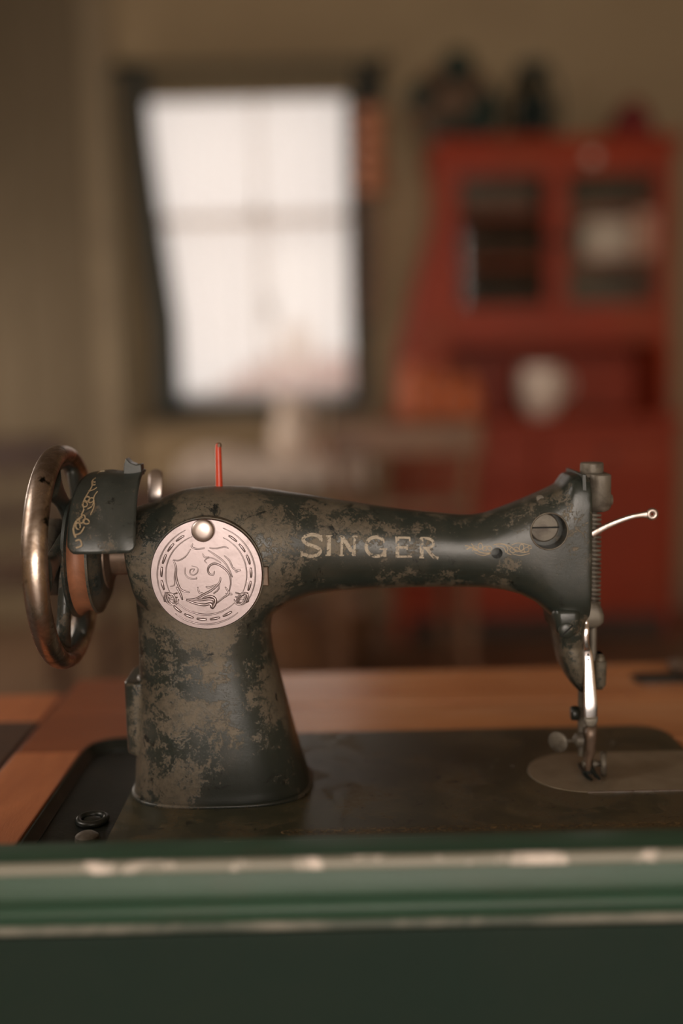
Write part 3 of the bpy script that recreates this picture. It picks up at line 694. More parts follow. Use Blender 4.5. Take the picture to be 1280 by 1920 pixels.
for py, l, r, hd, n in pil:
    A, B = W(l, py), W(r, py); xc, hx = (A.x+B.x)/2, (B.x-A.x)/2; zz = max(W((l+r)/2, py).z, ZB-.002) if py < 1465 else ZB-.003
    rings.append([Vector((xc+u*hx, v*hd*mm, zz)) for u, v in sellipse(n, 64)])
loft(rings, bm)
# boss at the lower left of the pillar
a, b = W(241, 1264), W(300, 1396)
loft([[Vector((x, y, z)) for x, y in rrect(a.x, b.x, -.022, .026, .008)] for z in (a.z, b.z)], bm)
# nose under the head
nose = [(1130, 1020, 1092, 24, 3), (1150, 1027, 1092, 23, 3), (1170, 1032, 1091, 22, 3), (1190, 1036, 1090, 20.5, 3), (1203, 1038, 1086, 19, 2.8), (1212, 1039, 1092, 19.5, 2.6), (1235, 1044, 1095, 19, 2.4), (1255, 1053, 1096, 17, 2.3), (1273, 1064, 1096, 14, 2.2), (1287, 1076, 1095, 10, 2.1), (1295, 1084, 1093, 6, 2)]
rings = []
for py, l, r, hd, n in nose:
    A, B = W(l, py), W(r, py); xc, hx = (A.x+B.x)/2, (B.x-A.x)/2
    rings.append([Vector((xc+u*hx, v*hd*mm, (A.z+B.z)/2)) for u, v in sellipse(n, 48)])
loft(rings, bm)
bmesh.ops.recalc_face_normals(bm, faces=bm.faces)
for v in bm.verts: v.co -= MO
tmp = bpy.data.meshes.new('tmp'); bm.to_mesh(tmp); bm.free()
to = bpy.data.objects.new('tmp', tmp); COL.objects.link(to)
r = to.modifiers.new('r', 'REMESH'); r.mode = 'VOXEL'; r.voxel_size = .00115
s = to.modifiers.new('s', 'SMOOTH'); s.factor = .5; s.iterations = 12
def cutter(bmc):
    for v in bmc.verts: v.co -= MO
    bmesh.ops.recalc_face_normals(bmc, faces=bmc.faces)
    me = bpy.data.meshes.new('cut'); bmc.to_mesh(me); bmc.free(); o = bpy.data.objects.new('cut', me); COL.objects.link(o); return o
cuts = []
h1 = W(1029, 996, -.025); h2 = W(931, 1037, -.022)
r1 = 34*(.655/FPX); r2 = 10.5*(.657/FPX)
cuts.append(cutter(lathe([(r1, -.06), (r1, -.012)], (h1.x, 0, h1.z), 'y', 64)))
cuts.append(cutter(lathe([(r2, -.06), (r2, -.010)], (h2.x, 0, h2.z), 'y', 32)))
for c in cuts:
    bo = to.modifiers.new('b', 'BOOLEAN'); bo.operation = 'DIFFERENCE'; bo.solver = 'EXACT'; bo.object = c
dg = bpy.context.evaluated_depsgraph_get(); dg.update()
bmesh_eval = bpy.data.meshes.new_from_object(to.evaluated_get(dg)); 
for c in cuts+[to]: bpy.data.objects.remove(c)
me = bmesh_eval; me.name = 'arm_and_pillar'; me.materials.clear(); me.materials.append(M['enamel'])
me.polygons.foreach_set('use_smooth', [True]*len(me.polygons)); me.set_sharp_from_angle(angle=math.radians(50))
body = bpy.data.objects.new('arm_and_pillar', me); COL.objects.link(body); body.parent = mc
print('body faces', len(me.polygons))
bb = bmesh.new(); bb.from_mesh(me); bvh = BVHTree.FromBMesh(bb); bb.free()
def hitY(x, z):
    """near surface of the casting at world x,z"""
    h = bvh.ray_cast(Vector((x, -.2, z-ZB)), Vector((0, 1, 0)))
    return (h[0]+MO) if h[0] is not None else None
def ribbon(lines, Y, m, name, parent=None, lift=.00012, proj=True, curve=None, label=None):
    """lines: list of (px points, width px or list). laid on the casting"""
    bm = bmesh.new()
    for pts, wd in lines:
        P = [W(p[0], p[1], Y) for p in pts]; n = len(P); prev = None
        for i in range(n):
            t = P[min(i+1, n-1)]-P[max(i-1, 0)]; t.y = 0; t.normalize(); nn = Vector((-t.z, 0, t.x))
            ww = (wd[i] if isinstance(wd, (list, tuple)) else wd)*.655/FPX/2
            row = []
            for k in (-1, -.33, .33, 1):
                q = P[i]+nn*ww*k
                if proj:
                    h = hitY(q.x, q.z)
                    if h: q = Vector((q.x, h.y-lift, q.z))
                elif curve: q = curve(q)
                row.append(bm.verts.new(q))
            if prev:
                for k in range(3): bm.faces.new((prev[k], prev[k+1], row[k+1], row[k]))
            prev = row
    return part(name, bm, m, parent, label, auto=False)
# --- lettering
def dense(pts, k=8):
    out = []
    for a, b in zip(pts, pts[1:]): out += [(a[0]+(b[0]-a[0])*j/k, a[1]+(b[1]-a[1])*j/k) for j in range(k)]
    return out+[pts[-1]]
def arc(cx, cy, rx, ry, a0, a1, k=20): return [(cx+rx*math.cos(math.radians(a0+(a1-a0)*i/k)), cy-ry*math.sin(math.radians(a0+(a1-a0)*i/k))) for i in range(k+1)]
def letters():
    body_w = 7.5
    LT = {}
    LT['S'] = [(smoothline([(38,9),(33,2),(20,-1),(7,3),(4,10),(12,17),(27,22),(36,28),(33,36),(20,40),(7,37),(0,33)], 4), 6.5), (dense([(0,30),(1,41)]), 3), (dense([(38,0),(39,12)]), 3)]
    LT['I'] = [(dense([(6,0),(5,40)]), 7.5), (dense([(0,1),(12,1)]), 3), (dense([(-1,39),(11,39)]), 3)]
    LT['N'] = [(dense([(4,2),(3,38)]), 4.5), (dense([(4,2),(27,38)]), 7.5), (dense([(28,0),(27,40)]), 4.5), (dense([(-1,1),(8,1)]), 3), (dense([(-1,39),(8,39)]), 3), (dense([(23,1),(33,1)]), 3)]
    LT['G'] = [(arc(22, 20, 19, 19, 48, 330, 30), 6.5), (dense([(38,24),(38,40)]), 6.5), (dense([(28,24),(43,24)]), 3), (dense([(35,3),(37,12)]), 3)]
    LT['E'] = [(dense([(4,0),(4,40)]), 7), (dense([(0,1),(28,1)]), 4), (dense([(4,20),(22,20)]), 4.5), (dense([(0,39),(30,38)]), 4), (dense([(27,0),(28,8)]), 3), (dense([(29,31),(30,40)]), 3), (dense([(22,15),(22,25)]), 3)]
    LT['R'] = [(dense([(4,0),(4,40)]), 7), (smoothline([(2,1),(18,1),(27,6),(27,14),(18,19),(5,20)], 5), 5), (smoothline([(14,20),(22,30),(30,38),(38,40)], 5), 6.5), (dense([(-1,39),(9,39)]), 3)]
    lay = [('S', 565, 1001, .98, .97), ('I', 611, 1003, 1, .93), ('N', 637, 1004, 1, .93), ('G', 683, 1006, 1.0, .93), ('E', 741, 1008, 1.0, .93), ('R', 787, 1010, .93, .93)]
    for ch, x, y, sx, sy in lay:
        lines = []
        for pts, wd in LT[ch]: lines.append(([(x+p[0]*sx, y+p[1]*sy+p[0]*sx*.03) for p in pts], wd))
        ribbon(lines, -.0245, 'decal', 'gilt_letter')
letters()
# --- scroll ornament on the arm
def spiral(cx, cy, r0, r1, a0, turns, k=26):
    return [(cx+(r0+(r1-r0)*i/k)*math.cos(a0+turns*2*PI*i/k), cy+(r0+(r1-r0)*i/k)*math.sin(a0+turns*2*PI*i/k)) for i in range(k+1)]
def loop(cx, cy, rx, ry, rot=0, k=20):
    c, s = math.cos(rot), math.sin(rot)
    return [(cx+rx*math.cos(2*PI*i/k)*c-ry*math.sin(2*PI*i/k)*s, cy+rx*math.cos(2*PI*i/k)*s+ry*math.sin(2*PI*i/k)*c) for i in range(k+1)]
def arm_scroll():
    ln = []
    S = lambda p, w_=1.6: ln.append((smoothline(p, 5), w_))
    S([(875,1031),(884,1027),(892,1030),(900,1036),(915,1038),(926,1034)], 2.2); S([(872,1024),(882,1026),(892,1033)], 1.6); S([(884,1020),(888,1026),(886,1034)], 1.6)
    ln += [(loop(901,1025,4,5.5), 1.5), (loop(892,1029,5,4,.5), 1.3), (loop(910,1029,5,4,-.5), 1.3), (spiral(918,1030,7,1.5,2.6,1.1), 1.6)]
    S([(925,1022),(940,1020),(955,1024),(966,1031),(980,1035),(992,1033)], 1.8); S([(945,1020),(952,1028),(950,1036),(958,1040)], 1.6); S([(930,1024),(944,1027),(948,1036)], 1.5)
    ln += [(loop(977,1026,4,6,.2), 1.5), (loop(968,1030,5,4,.6), 1.3), (loop(986,1030,5,4,-.6), 1.3), (spiral(960,1030,7,1.5,0,1.1), 1.5), (spiral(993,1026,5,1,3,.9), 1.4)]
    S([(958,1022),(970,1018),(985,1020),(996,1024)], 1.2); S([(890,1037),(905,1042),(922,1038)], 1.3); S([(960,1038),(975,1041),(992,1037)], 1.2)
    ribbon(ln, -.0235, 'gold', 'gilt_scroll')
arm_scroll()
# --- screw in the hole
cr = .0095
sc = Vector((h1.x-.0014, -.0165, h1.z+.0012))
o = part('adjusting_screw', lathe([(cr, .006), (cr, .001), (cr-.001, 0), (.001, -.0002)], sc, 'y', 40), 'steel', label='slotted steel screw in the round hole')
part('screw_slot', box(sc.x-cr, sc.x+cr, -.0170, -.0165, sc.z-.0005, sc.z+.0005), 'dark', o, smooth=False)
part('hole_rim', torus((h1.x, -.0258, h1.z), r1+.0003, .0005, 'y', 64, 8), 'steel')
p = W(1018, 938, -.024); hh = hitY(p.x, p.z)
part('oil_hole', lathe([(.0026, -.0006), (.0022, -.0014), (.0010, -.0012), (.0008, .001)], hh, 'y', 20), 'steel')
# --- face plate
def prismY(pxs, Y0, Y1, Yref=-.026): return prism([(W(a, b, Yref).x, W(a, b, Yref).z) for a, b in pxs], 'y', Y0, Y1)
part('face_plate', prismY([(1093, 890), (1100, 890), (1103, 950), (1107, 1040), (1109, 1072), (1106, 1081), (1095, 1083), (1091, 1088), (1089, 1136), (1087, 1136), (1091, 1080), (1093, 990)], -.0238, .024), 'enamel', bevel=.0006)
# lower head bosses
a, b = W(1037, 1142, -.024), W(1090, 1196, -.024)
hb = part('head_boss', loft([[Vector((x, y, a.z+(b.z-a.z)*t)) for x, y in rrect(a.x+ins+(b.z-a.z)*-.12*t, b.x-ins, -.0255+ins, .02, .005)] for t, ins in ((0, .003), (.08, .0008), (.2, 0), (.8, .0005), (.93, .002), (1, .005))]), 'enamel')
p = W(1063, 1183, -.0265)
s_ = part('boss_screw', lathe([(.0052, .003), (.0052, 0), (.004, -.0009), (.001, -.0010)], (p.x, -.0252, p.z), 'y', 28), 'enamel', hb)
part('screw_slot', prism([(p.x-.0040, p.z-.0030), (p.x-.0033, p.z-.0037), (p.x+.0040, p.z+.0030), (p.x+.0033, p.z+.0037)], 'y', -.0263, -.0255), 'dark', hb, smooth=False)
# --- presser bar assembly
def cyl(px0, py0, px1, py1, Y, rpx, n=20, mod=None, name=None):
    A, B = W(px0, py0, Y), W(px1, py1, Y); s = (Y+.68)/FPX
    return A, B, rpx*s
hx0, hx1 = W(1098, 890, 0).x, W(1138, 890, 0).x
zt_, zb_ = W(1118, 889, -.01).z, W(1118, 960, -.01).z
bm = loft([[Vector((x, y, z)) for x, y in rrect(hx0, hx1-i, -.0155+i, .0155-i, .006)] for z, i in ((zt_, .001), (zt_-.0008, 0), (zb_+.003, 0), (zb_+.001, .0012), (zb_, .003))])
part('presser_bar_bracket', bm, 'steel', label='grey cast bracket at the head')
p = W(1111, 887, -.005); q = W(1111, 868, -.005)
nut = part('thumb_nut', lathe([(.0055, -.0015), (.0072, 0), (.0074, .001), (.0074, .0056), (.0070, .0066), (.0045, .0068), (.001, .0066)], (p.x, -.002, p.z), 'z', 96, mod=lambda i: 1-.03*(i % 2)), 'steel', label='knurled steel thumb nut', auto=False)
part('nut_washer', lathe([(.0090, -.0018), (.0092, -.0008), (.0085, 0)], (p.x, -.002, p.z-.0004), 'z', 40), 'steel', nut)
p = W(1141, 937, 0)
part('side_screw', lathe([(.002, -.004), (.002, -.0012), (.0034, -.0010), (.0044, .0004), (.0034, .0020), (.001, .0024)], (p.x, 0, p.z), 'x', 24), 'steel')
bx = W(1111, 1100, 0).x
z0, z1 = W(1111, 958, 0).z, W(1113, 1290, 0).z
part('presser_bar', tube([(bx, 0, z0), (bx+.0005, 0, z1)], .0024, 20), 'steel')
zz0, zz1 = W(1111, 958, 0).z, W(1111, 1138, 0).z; turns = 22
part('coil_spring', tube([(bx+.0043*math.cos(2*PI*t/16), .0043*math.sin(2*PI*t/16), zz0+(zz1-zz0)*t/(16*turns)) for t in range(16*turns+1)], .00115, 6), 'steel', auto=False)
a, b = W(1089, 1132, -.008), W(1133, 1180, -.008)
bm = loft([[Vector((x, y, a.z+(b.z-a.z)*t)) for x, y in rrect(a.x+i, b.x-i*1.2, -.0095+i, .0095-i, .004)] for t, i in ((0, .003), (.12, .0015), (.3, .0006), (.5, 0), (.75, .0002), (.9, .0018), (1, .004))])
part('bar_collar', bm, 'steel')
a, b = W(1111, 1224, 0), W(1134, 1290, 0)
bm = loft([[Vector((x, y, a.z+(b.z-a.z)*t)) for x, y in rrect(a.x+i, b.x-i, -.007+i, .007-i, .003)] for t, i in ((0, .003), (.08, .0012), (.18, .0010), (.2, 0), (.85, .0004), (.95, .0016), (1, .0032))])
part('thread_cutter', bm, 'enamel')
# chrome lifter lever
def blade(stations, Yf, th, m, name, label=None):
    rings = []
    for (px, py, wp, dy) in stations:
        A = W(px, py, Yf+dy); h = wp*.663/FPX/2
        e = th/2
        rings.append([A+Vector((u*h, v*e, 0)) for u, v in sellipse(3.2, 20)])
    return part(name, loft(rings), m, label=label, auto=False)
st = smoothline([(1096,1158,6,0), (1098,1168,10,0), (1099,1180,10.5,-.002), (1098,1196,11,-.0025), (1099,1212,12,-.002), (1101,1222,17,-.0015), (1103,1240,19,-.002), (1105,1280,23,-.004), (1107,1320,27,-.006), (1107.5,1340,27,-.0065), (1107.5,1344,27,-.0065)], 4)
lv = blade(st, -.014, .0024, 'lever', 'lifter_lever', 'bright chrome presser lifter lever')
st = [(1107.5,1344,27,-.0068), (1107.5,1352,26,-.0068), (1106.5,1358,22,-.0068), (1106,1361.5,13,-.0068)]
o = blade(st, -.014, .0036, 'steel', 'lever_tip'); o.parent = lv
for c_, d_ in ((1102, 1227), (1102, 1236)):
    p = W(c_, d_, -.0166)
    part('stamped_mark', prism([(p.x-.0009, p.z-.0008), (p.x+.0009, p.z-.0008), (p.x, p.z+.0009)], 'y', -.0176, -.0172), 'dark', lv, smooth=False)
# needle bar and presser foot
nx = W(1092, 1300, 0).x
part('needle_bar', tube([(nx, .004, W(1092, 1285).z), (nx, .004, W(1092, 1420).z)], .0022, 16), 'steel')
ck = part('needle_clamp', lathe([(.0035, .006), (.0042, .0055), (.0042, -.0055), (.0035, -.006)], (nx+.001, .0, W(1092, 1345).z), 'z', 24), 'steel')
p = W(1083, 1337, 0)
part('clamp_screw', lathe([(.0045, 0), (.0048, .001), (.0048, .004), (.0042, .005), (.002, .0052), (.002, .009)], (p.x-.0045, 0, p.z), 'x', 40, mod=lambda i: 1-.05*(i % 2)), 'black', ck, auto=False, label='black clamp screw')
# shank of the foot
st = [(1108,1358,21), (1107,1380,21), (1106,1400,19), (1107,1408,17), (1102,1424,13), (1101,1452,13), (1101,1455,10)]
rings = []
for px, py, wp in st:
    A = W(px, py, -.004); h = wp*.676/FPX/2; rings.append([A+Vector((u*h, v*.0035, 0)) for u, v in sellipse(3.5, 24)])
fs = part('foot_shank', loft(rings), 'bronze', auto=False)
ft = bmesh.new()
for a_, b_, c_, d_ in ((1094,1448,1109,1462), (1108,1440,1124,1461)):
    A, B = W(a_, b_, -.006), W(c_, d_, -.014); tube([A, (A+B)/2+Vector((0,0,-.001)), B], [.0016, .0014, .0009], 8, ft)
bmz = box(W(1090, 1450, -.004).x, W(1108, 1450, -.004).x, -.008, .008, ZB+.0035, ZB+.0055, ft)
part('presser_foot', ft, 'black', label='black forked presser foot')
part('needle', tube([(nx+.002, .002, W(1094, 1420).z), (nx+.002, .002, ZB+.004)], .0006, 8), 'steel')
# left flat thumb screw
p = W(1046, 1391, 0); q = W(1088, 1387, 0)
ts = part('flat_thumb_screw', lathe([(.0005, -.0016), (.0060, -.0016), (.0070, -.0008), (.0070, .0008), (.0060, .0016), (.0005, .0016)], (0,0,0), 'x', 28), 'steel', label='flat round thumb screw')
ts.location = Vector((p.x, 0, p.z))-MO+MO; 
for v in ts.data.vertices: v.co += MO
ts.location = Vector((p.x, 0, p.z))-MO; ts.rotation_euler = (0, 0, math.radians(50))
zs = [p+(q-p)*(i/14) for i in range(15)]
part('screw_thread', tube([Vector(v) for v in zs], [.0008+.0006*(i % 2) for i in range(15)], 10), 'steel')
part('screw_seat', lathe([(.002, -.005), (.0045, -.003), (.005, .001), (.003, .003)], (q.x, 0, q.z), 'x', 20), 'steel')
# right knurled thumb screw
p = W(1134, 1432, -.004); q = W(1110, 1432, -.004)
t2 = part('knurled_thumb_screw', lathe([(.001, -.0018), (.0078, -.0018), (.0084, -.001), (.0084, .0012), (.0076, .002), (.001, .002)], (0,0,0), 'x', 80, mod=lambda i: 1-.03*(i % 2)), 'steel', auto=False)
for v in t2.data.vertices: v.co += MO
t2.location = Vector((W(1131, 1432, -.004).x, -.004, p.z))-MO; t2.rotation_euler = (0, 0, math.radians(-12))
part('screw_stem', tube([q, q+(p-q)*.3, q+(p-q)*.35, p], [.0028, .0028, .0018, .0018], 14), 'steel')
p = W(1092, 1432, -.004); part('screw_end', tube([p, W(1098, 1432, -.004)], .0024, 12), 'steel')
# take-up lever
pts = smoothline([(1108,1003,13,-.008), (1125,993,12,-.008), (1150,981,10.5,-.009), (1180,970,9.5,-.010), (1200,966,10,-.010), (1213,965,14,-.010)], 6)
rings = []
for i, (px, py, wp, Y) in enumerate(pts):
    a_, b_ = pts[max(i-1, 0)], pts[min(i+1, len(pts)-1)]; t = (W(b_[0], b_[1], Y)-W(a_[0], a_[1], Y)).normalized(); nn = Vector((-t.z, 0, t.x)); h = wp*.67/FPX/2
    rings.append([W(px, py, Y)+nn*u*h+Vector((0, v*.0014, 0)) for u, v in sellipse(3, 16)])
tl = part('take_up_lever', loft(rings), 'nickel', label='bright take-up lever', auto=False)
e = W(1222, 964, -.010); part('lever_eye', torus(e, .0024, .0016, 'y', 36, 12, 1, .9), 'nickel', tl)
# --- slotted plates: engraved round cover
dc = W(387, 1077, -.041); R = 107*(.639/FPX)
cv = part('round_cover', lathe([(R*.96, .004), (R, .001), (R, -.0004), (R-.0006, -.0012), (R*.5, -.0013), (.001, -.0013)], (dc.x, -.0402, dc.z), 'y', 96), 'cover', label='round engraved nickel cover plate')
yf = -.0402-.0013
def E(cx, cy): return W(260+cx/4.923, 950+cy/4.923, -.041)
def relief(lines, name, r=.00035):
    bm = bmesh.new()
    for pts, rr in lines:
        P = [Vector((p.x, yf-.00003, p.z)) for p in pts]; n = len(P)
        rs = [rr*(.35+.65*math.sin(PI*(i+.5)/n)**.5) for i in range(n)]
        tube(P, rs, 6, bm)
    return part(name, bm, 'cover', cv, auto=False)
def EC(r, a0, a1, k=40):  # arcs of the border in crop units
    return [E(622+r*math.cos(math.radians(a0+(a1-a0)*i/k)), 625+r*math.sin(math.radians(a0+(a1-a0)*i/k))) for i in range(k+1)]
ln = [(EC(455, -70, 35), .0005), (EC(458, 50, 128), .0006), (EC(450, 150, 245), .0005), (EC(375, -65, 25), .00045), (EC(370, 45, 135), .0006), (EC(372, 155, 250), .00045)]
for a_ in range(-60, 25, 17): ln.append((EC(415, a_, a_+13, 12), .0009))
for a_ in range(55, 130, 17): ln.append((EC(415, a_, a_+13, 12), .0010))
for a_ in range(160, 245, 17): ln.append((EC(412, a_, a_+13, 12), .0009))
relief(ln, 'engraved_border')
sl = []
def es(pts, r): sl.append(([E(*p) for p in smoothline(pts, 6)], r))
es([(700,590),(690,625),(655,620),(640,580),(660,540),(710,525),(780,560),(835,620),(850,700),(835,780)], .0007)
es([(640,400),(700,440),(780,500),(830,570),(865,650)], .0006); es([(650,380),(720,385),(790,370),(830,385)], .0005); es([(790,450),(840,500),(875,570),(940,590)], .0006)
es([(880,560),(900,600),(940,580)], .0005); es([(590,430),(610,465),(650,460)], .0005); es([(630,520),(610,495),(650,470),(700,480),(760,520)], .0004)
es([(480,390),(430,460),(370,495),(320,490)], .0005); es([(320,490),(345,560),(345,640),(365,720),(400,770),(470,790)], .0008); es([(350,740),(385,800),(405,860)], .0008)
es([(340,560),(330,640),(330,720),(290,735)], .0004); es([(430,560),(430,620),(470,660),(530,665),(530,650)], .0005); es([(500,600),(515,575),(480,580),(475,615),(510,630),(545,600),(540,560),(490,545)], .0004)
es([(440,855),(520,850),(600,810),(680,765),(745,700),(755,650)], .0008); es([(545,740),(560,790),(600,800)], .0006); es([(620,735),(650,745),(720,715)], .0006); es([(745,705),(735,760),(690,800)], .0006)
es([(440,860),(520,890),(600,905),(665,895),(680,930),(710,880),(700,840),(650,825),(590,845)], .0011); es([(490,855),(570,860),(640,850),(690,860),(690,900)], .0010); es([(720,890),(780,840),(830,800),(800,740)], .0007); es([(800,800),(860,810),(830,780)], .0005)
es([(640,990),(560,985),(500,960)], .0003)
es([(500,340),(490,370),(540,390),(610,380)], .0006)
relief(sl, 'engraved_foliage')
kn = []
for cx, cy, s in ((300, 850, 1), (950, 850, -1)):
    for q in range(4):
        a_ = q*1.3
        kn.append(([E(cx+s*70*math.cos(a_+t*.35)*(1-.05*t), cy+55*math.sin(a_+t*.5)) for t in range(10)], .0006))
    for d in (-40, 0, 40): kn.append(([E(cx-60, cy+d-20), E(cx, cy+d), E(cx+60, cy+d-15)], .0006))
relief(kn, 'engraved_knot')
kp = W(379, 996, -.047)
part('cover_knob', lathe([(.0058, .004), (.0068, .0012), (.0071, 0), (.0068, -.0009), (.0060, -.0016), (.0035, -.0021), (.0003, -.0023)], (kp.x, -.0445, kp.z), 'y', 48), 'knobm', cv, label='polished round knob')
part('cover_seat', lathe([(R+.0006, 0), (R+.0006, .009)], (dc.x, -.0392, dc.z), 'y', 80), 'enamel')
a, b = W(492, 1062, -.036), W(504, 1098, -.036)
part('cover_catch', box(a.x-.002, b.x, -.0375, -.032, b.z, a.z), 'bronze', smooth=False, bevel=.0006)
# --- pillar foot lip
A, B = W(257, 1462), W(582, 1462); xc, hx = (A.x+B.x)/2, (B.x-A.x)/2
part('pillar_foot', loft([[Vector((xc+u*(hx+e), v*(.042+e), ZB+z)) for u, v in sellipse(2.9, 96)] for z, e in ((-.001, .0015), (.0012, .0016), (.0022, .0010), (.0026, -.001))]), 'enamel', auto=False)
# --- spool pin
p = W(411, 914, 0); q = W(409, 834, 0)
sp = part('spool_pin', tube([p-Vector((0,0,.01)), p, q-Vector((0,0,.001)), q+Vector((0,0,.0006)), q+Vector((0,0,.0012))], [.0023, .0023, .0019, .0014, .0004], 20), 'red_pin', label='red lacquered spool pin')
part('pin_tip', lathe([(.0016, -.0025), (.0012, -.0004), (.0003, .0001)], (q.x+.0008, -.0009, q.z+.0012), 'z', 14), 'bronze', sp)
# --- bobbin winder tab
st = [(291, 952), (291, 920), (292, 900), (292, 888), (292, 883), (292, 880)]; wd = [25, 26, 27, 26, 20, 8]; dy = [.020, .022, .024, .027, .029, .030]
rings = [[W(px, py, d)+Vector((u*w_*.70/FPX/2, v*.0011, 0)) for u, v in sellipse(3, 20)] for (px, py), w_, d in zip(st, wd, dy)]
part('winder_lever', loft(rings), 'nickel', label='bright steel winder lever', auto=False)
# --- hand wheel
HZ = W(110, 1044, 0).z; HX = -.1818; HR = .0672
wh = bpy.data.objects.new('hand_wheel', None); 
# hub is the mesh the wheel's pieces hang on
hub = part('hand_wheel', lathe([(.012, -.004), (.019, -.003), (.022, .002), (.024, .008), (.024, .014), (.02, .018)], (HX+.004, 0, HZ), 'x', 48), 'black', label='nickel rimmed spoked hand wheel')
bpy.data.objects.remove(wh)
part('rim', torus((HX, 0, HZ), HR, .0075, 'x', 128, 20, .78, 1.02), 'rim', hub, auto=False, label='worn nickel rim')
part('inner_rim', torus((HX+.0005, 0, HZ), HR-.0065, .0030, 'x', 96, 12, 1, 1.5), 'guard', hub, auto=False)
for k in range(6):
    a0 = k*PI/3+.5; pts = []
    for i in range(15):
        t = i/14; r = .020+(HR-.008-.020)*t; a = a0+.55*math.sin(t*PI*.5)
        pts.append((t, r, a))
    rings = []
    for i, (t, r, a) in enumerate(pts):
        wdt = .0050+.010*(abs(t-.45)*1.75)**2.4
        c = Vector((HX+.006-.003*t, r*math.cos(a), HZ+r*math.sin(a))); tang = Vector((0, -math.sin(a), math.cos(a)))
        if i > 0:
            p0 = pts[i-1]; pv = Vector((0, r*math.cos(a)-p0[1]*math.cos(p0[2]), r*math.sin(a)-p0[1]*math.sin(p0[2]))).normalized(); tang = Vector((0, -pv.z, pv.y))
        rings.append([c+tang*u*wdt+Vector((v*.0042, 0, 0)) for u, v in sellipse(2.6, 18)])
    part('spoke', loft(rings), 'guard', hub, auto=False)
part('clutch_nut', lathe([(.010, -.009), (.0235, -.009), (.0250, -.0075), (.0250, .001), (.022, .002)], (HX-.003, 0, HZ), 'x', 120, mod=lambda i: 1-.025*(i % 2)), 'steel', hub, auto=False, label='knurled steel clutch nut')
# pulley group
def X_(px): return W(px, 1046, 0).x
part('pulley', lathe([(.026, X_(140)), (.0395, X_(143)), (.0400, X_(149)), (.0375, X_(151)), (.036, X_(156))], (0, 0, HZ), 'x', 96), 'guard', hub)
part('belt_groove', lathe([(.0385, X_(153)), (.0365, X_(158)), (.0350, X_(168)), (.0362, X_(180)), (.0375, X_(184))], (0, 0, HZ), 'x', 96), 'rust', hub, label='rusty orange belt groove')
part('pulley_flange', lathe([(.0375, X_(184)), (.0370, X_(188)), (.033, X_(191)), (.030, X_(200)), (.022, X_(204))], (0, 0, HZ), 'x', 96), 'guard', hub)
part('bronze_sleeve', lathe([(.022, X_(195)), (.021, X_(207)), (.0155, X_(213))], (0, 0, HZ), 'x', 64), 'bronze', hub)
part('main_shaft', lathe([(.0125, X_(208)), (.0125, X_(262))], (0, 0, HZ), 'x', 40), 'bronze')
# --- belt guard: curved sheet around the pulley
GR = .056
def guard():
    bm = bmesh.new(); g = []
    na, nx_ = 34, 22
    for j in range(na+1):
        t = j/na; a = math.radians(10.5+78*t); row = []
        for i in range(nx_+1):
            s = i/nx_
            x0 = -.1655+.0065*t**3; x1 = -.1240-.0025*t
            # rounded lower corners
            r = GR+.0006*math.sin(9*s+5*t)+.001*math.sin(3*t)
            x = x0+(x1-x0)*s
            aa = a
            if t < .12:
                e = min(s, 1-s); k = max(0, (.12-e)/.12); aa = a+math.radians(5*k*k)*(1-t/.12)
            if t > .93 and s > .62: r += .003*math.sin((s-.62)/.38*PI*2)*((t-.93)/.07)
            row.append(bm.verts.new((x, -r*math.cos(aa), HZ+r*math.sin(aa))))
        g.append(row)
    for a, b in zip(g, g[1:]):
        for i in range(nx_): bm.faces.new((a[i], a[i+1], b[i+1], b[i]))
    # bracket wall joining the guard to the arm
    o = part('belt_guard', bm, 'guard', label='curved black belt guard with gilt scroll', auto=False)
    s = o.modifiers.new('s', 'SOLIDIFY'); s.thickness = .0016; s.offset = -1
    part('guard_bracket', box(-.1345, -.1275, -.0485, -.024, HZ+.018, HZ+.026), 'guard', o, smooth=False, bevel=.0008)
    0 and part('guard_bracket', loft([[Vector((-.1415, -.010+.020*u, HZ+v)) for u, v in ((0, .054), (1, .054), (1, .058), (0, .058))], [Vector((-.112, -.006+.012*u, HZ+v)) for u, v in ((0, .030), (1, .030), (1, .034), (0, .034))]]), 'guard', o, bevel=.001)
    part('torn_lug', prism([(-.1385, HZ+.053), (-.1265, HZ+.053), (-.1268, HZ+.0605), (-.1300, HZ+.0600), (-.1335, HZ+.0615), (-.1362, HZ+.0645), (-.1378, HZ+.0600)], 'y', -.012, -.002), 'guard', o, bevel=.0005)
    def wrap(q):
        q.x += .0035
        # place flat scroll on the cylinder by its height
        v = max(-.99, min(.99, (q.z-HZ)/(GR+.0003))); return Vector((q.x, -(GR+.0021)*math.sqrt(1-v*v), q.z))
    ln = []
    S = lambda p, w_=2: ln.append((smoothline(p, 5), w_))
    S([(140,1022),(150,1018),(146,1008),(138,1010)], 2.2); S([(138,1004),(132,990),(136,975),(146,968)], 2.6); S([(134,1000),(146,996),(152,985)], 2.0)
    ln += [(loop(146,972,5,7,.3), 1.8), (loop(154,976,6,4,.4), 1.8), (loop(140,984,4,6,-.4), 1.8), (loop(148,938,5,4,.2), 1.8), (loop(156,940,5,4,-.2), 1.6), (loop(146,947,5,4,.4), 1.6), (spiral(152,908,7,1.5,1,1.2), 1.8)]
    S([(143,965),(146,955),(142,945),(146,930),(150,918),(148,908)], 2); S([(160,965),(164,950),(160,935),(164,925)], 1.6); S([(152,955),(160,950),(162,940)], 1.6); S([(148,897),(156,893),(166,896)], 1.6); S([(146,925),(156,922),(164,915)], 1.6)
    ribbon([(a_, b_*1.35) for a_, b_ in ln], -.045, 'gold', 'gilt_scroll', o, proj=False, curve=wrap)
guard()
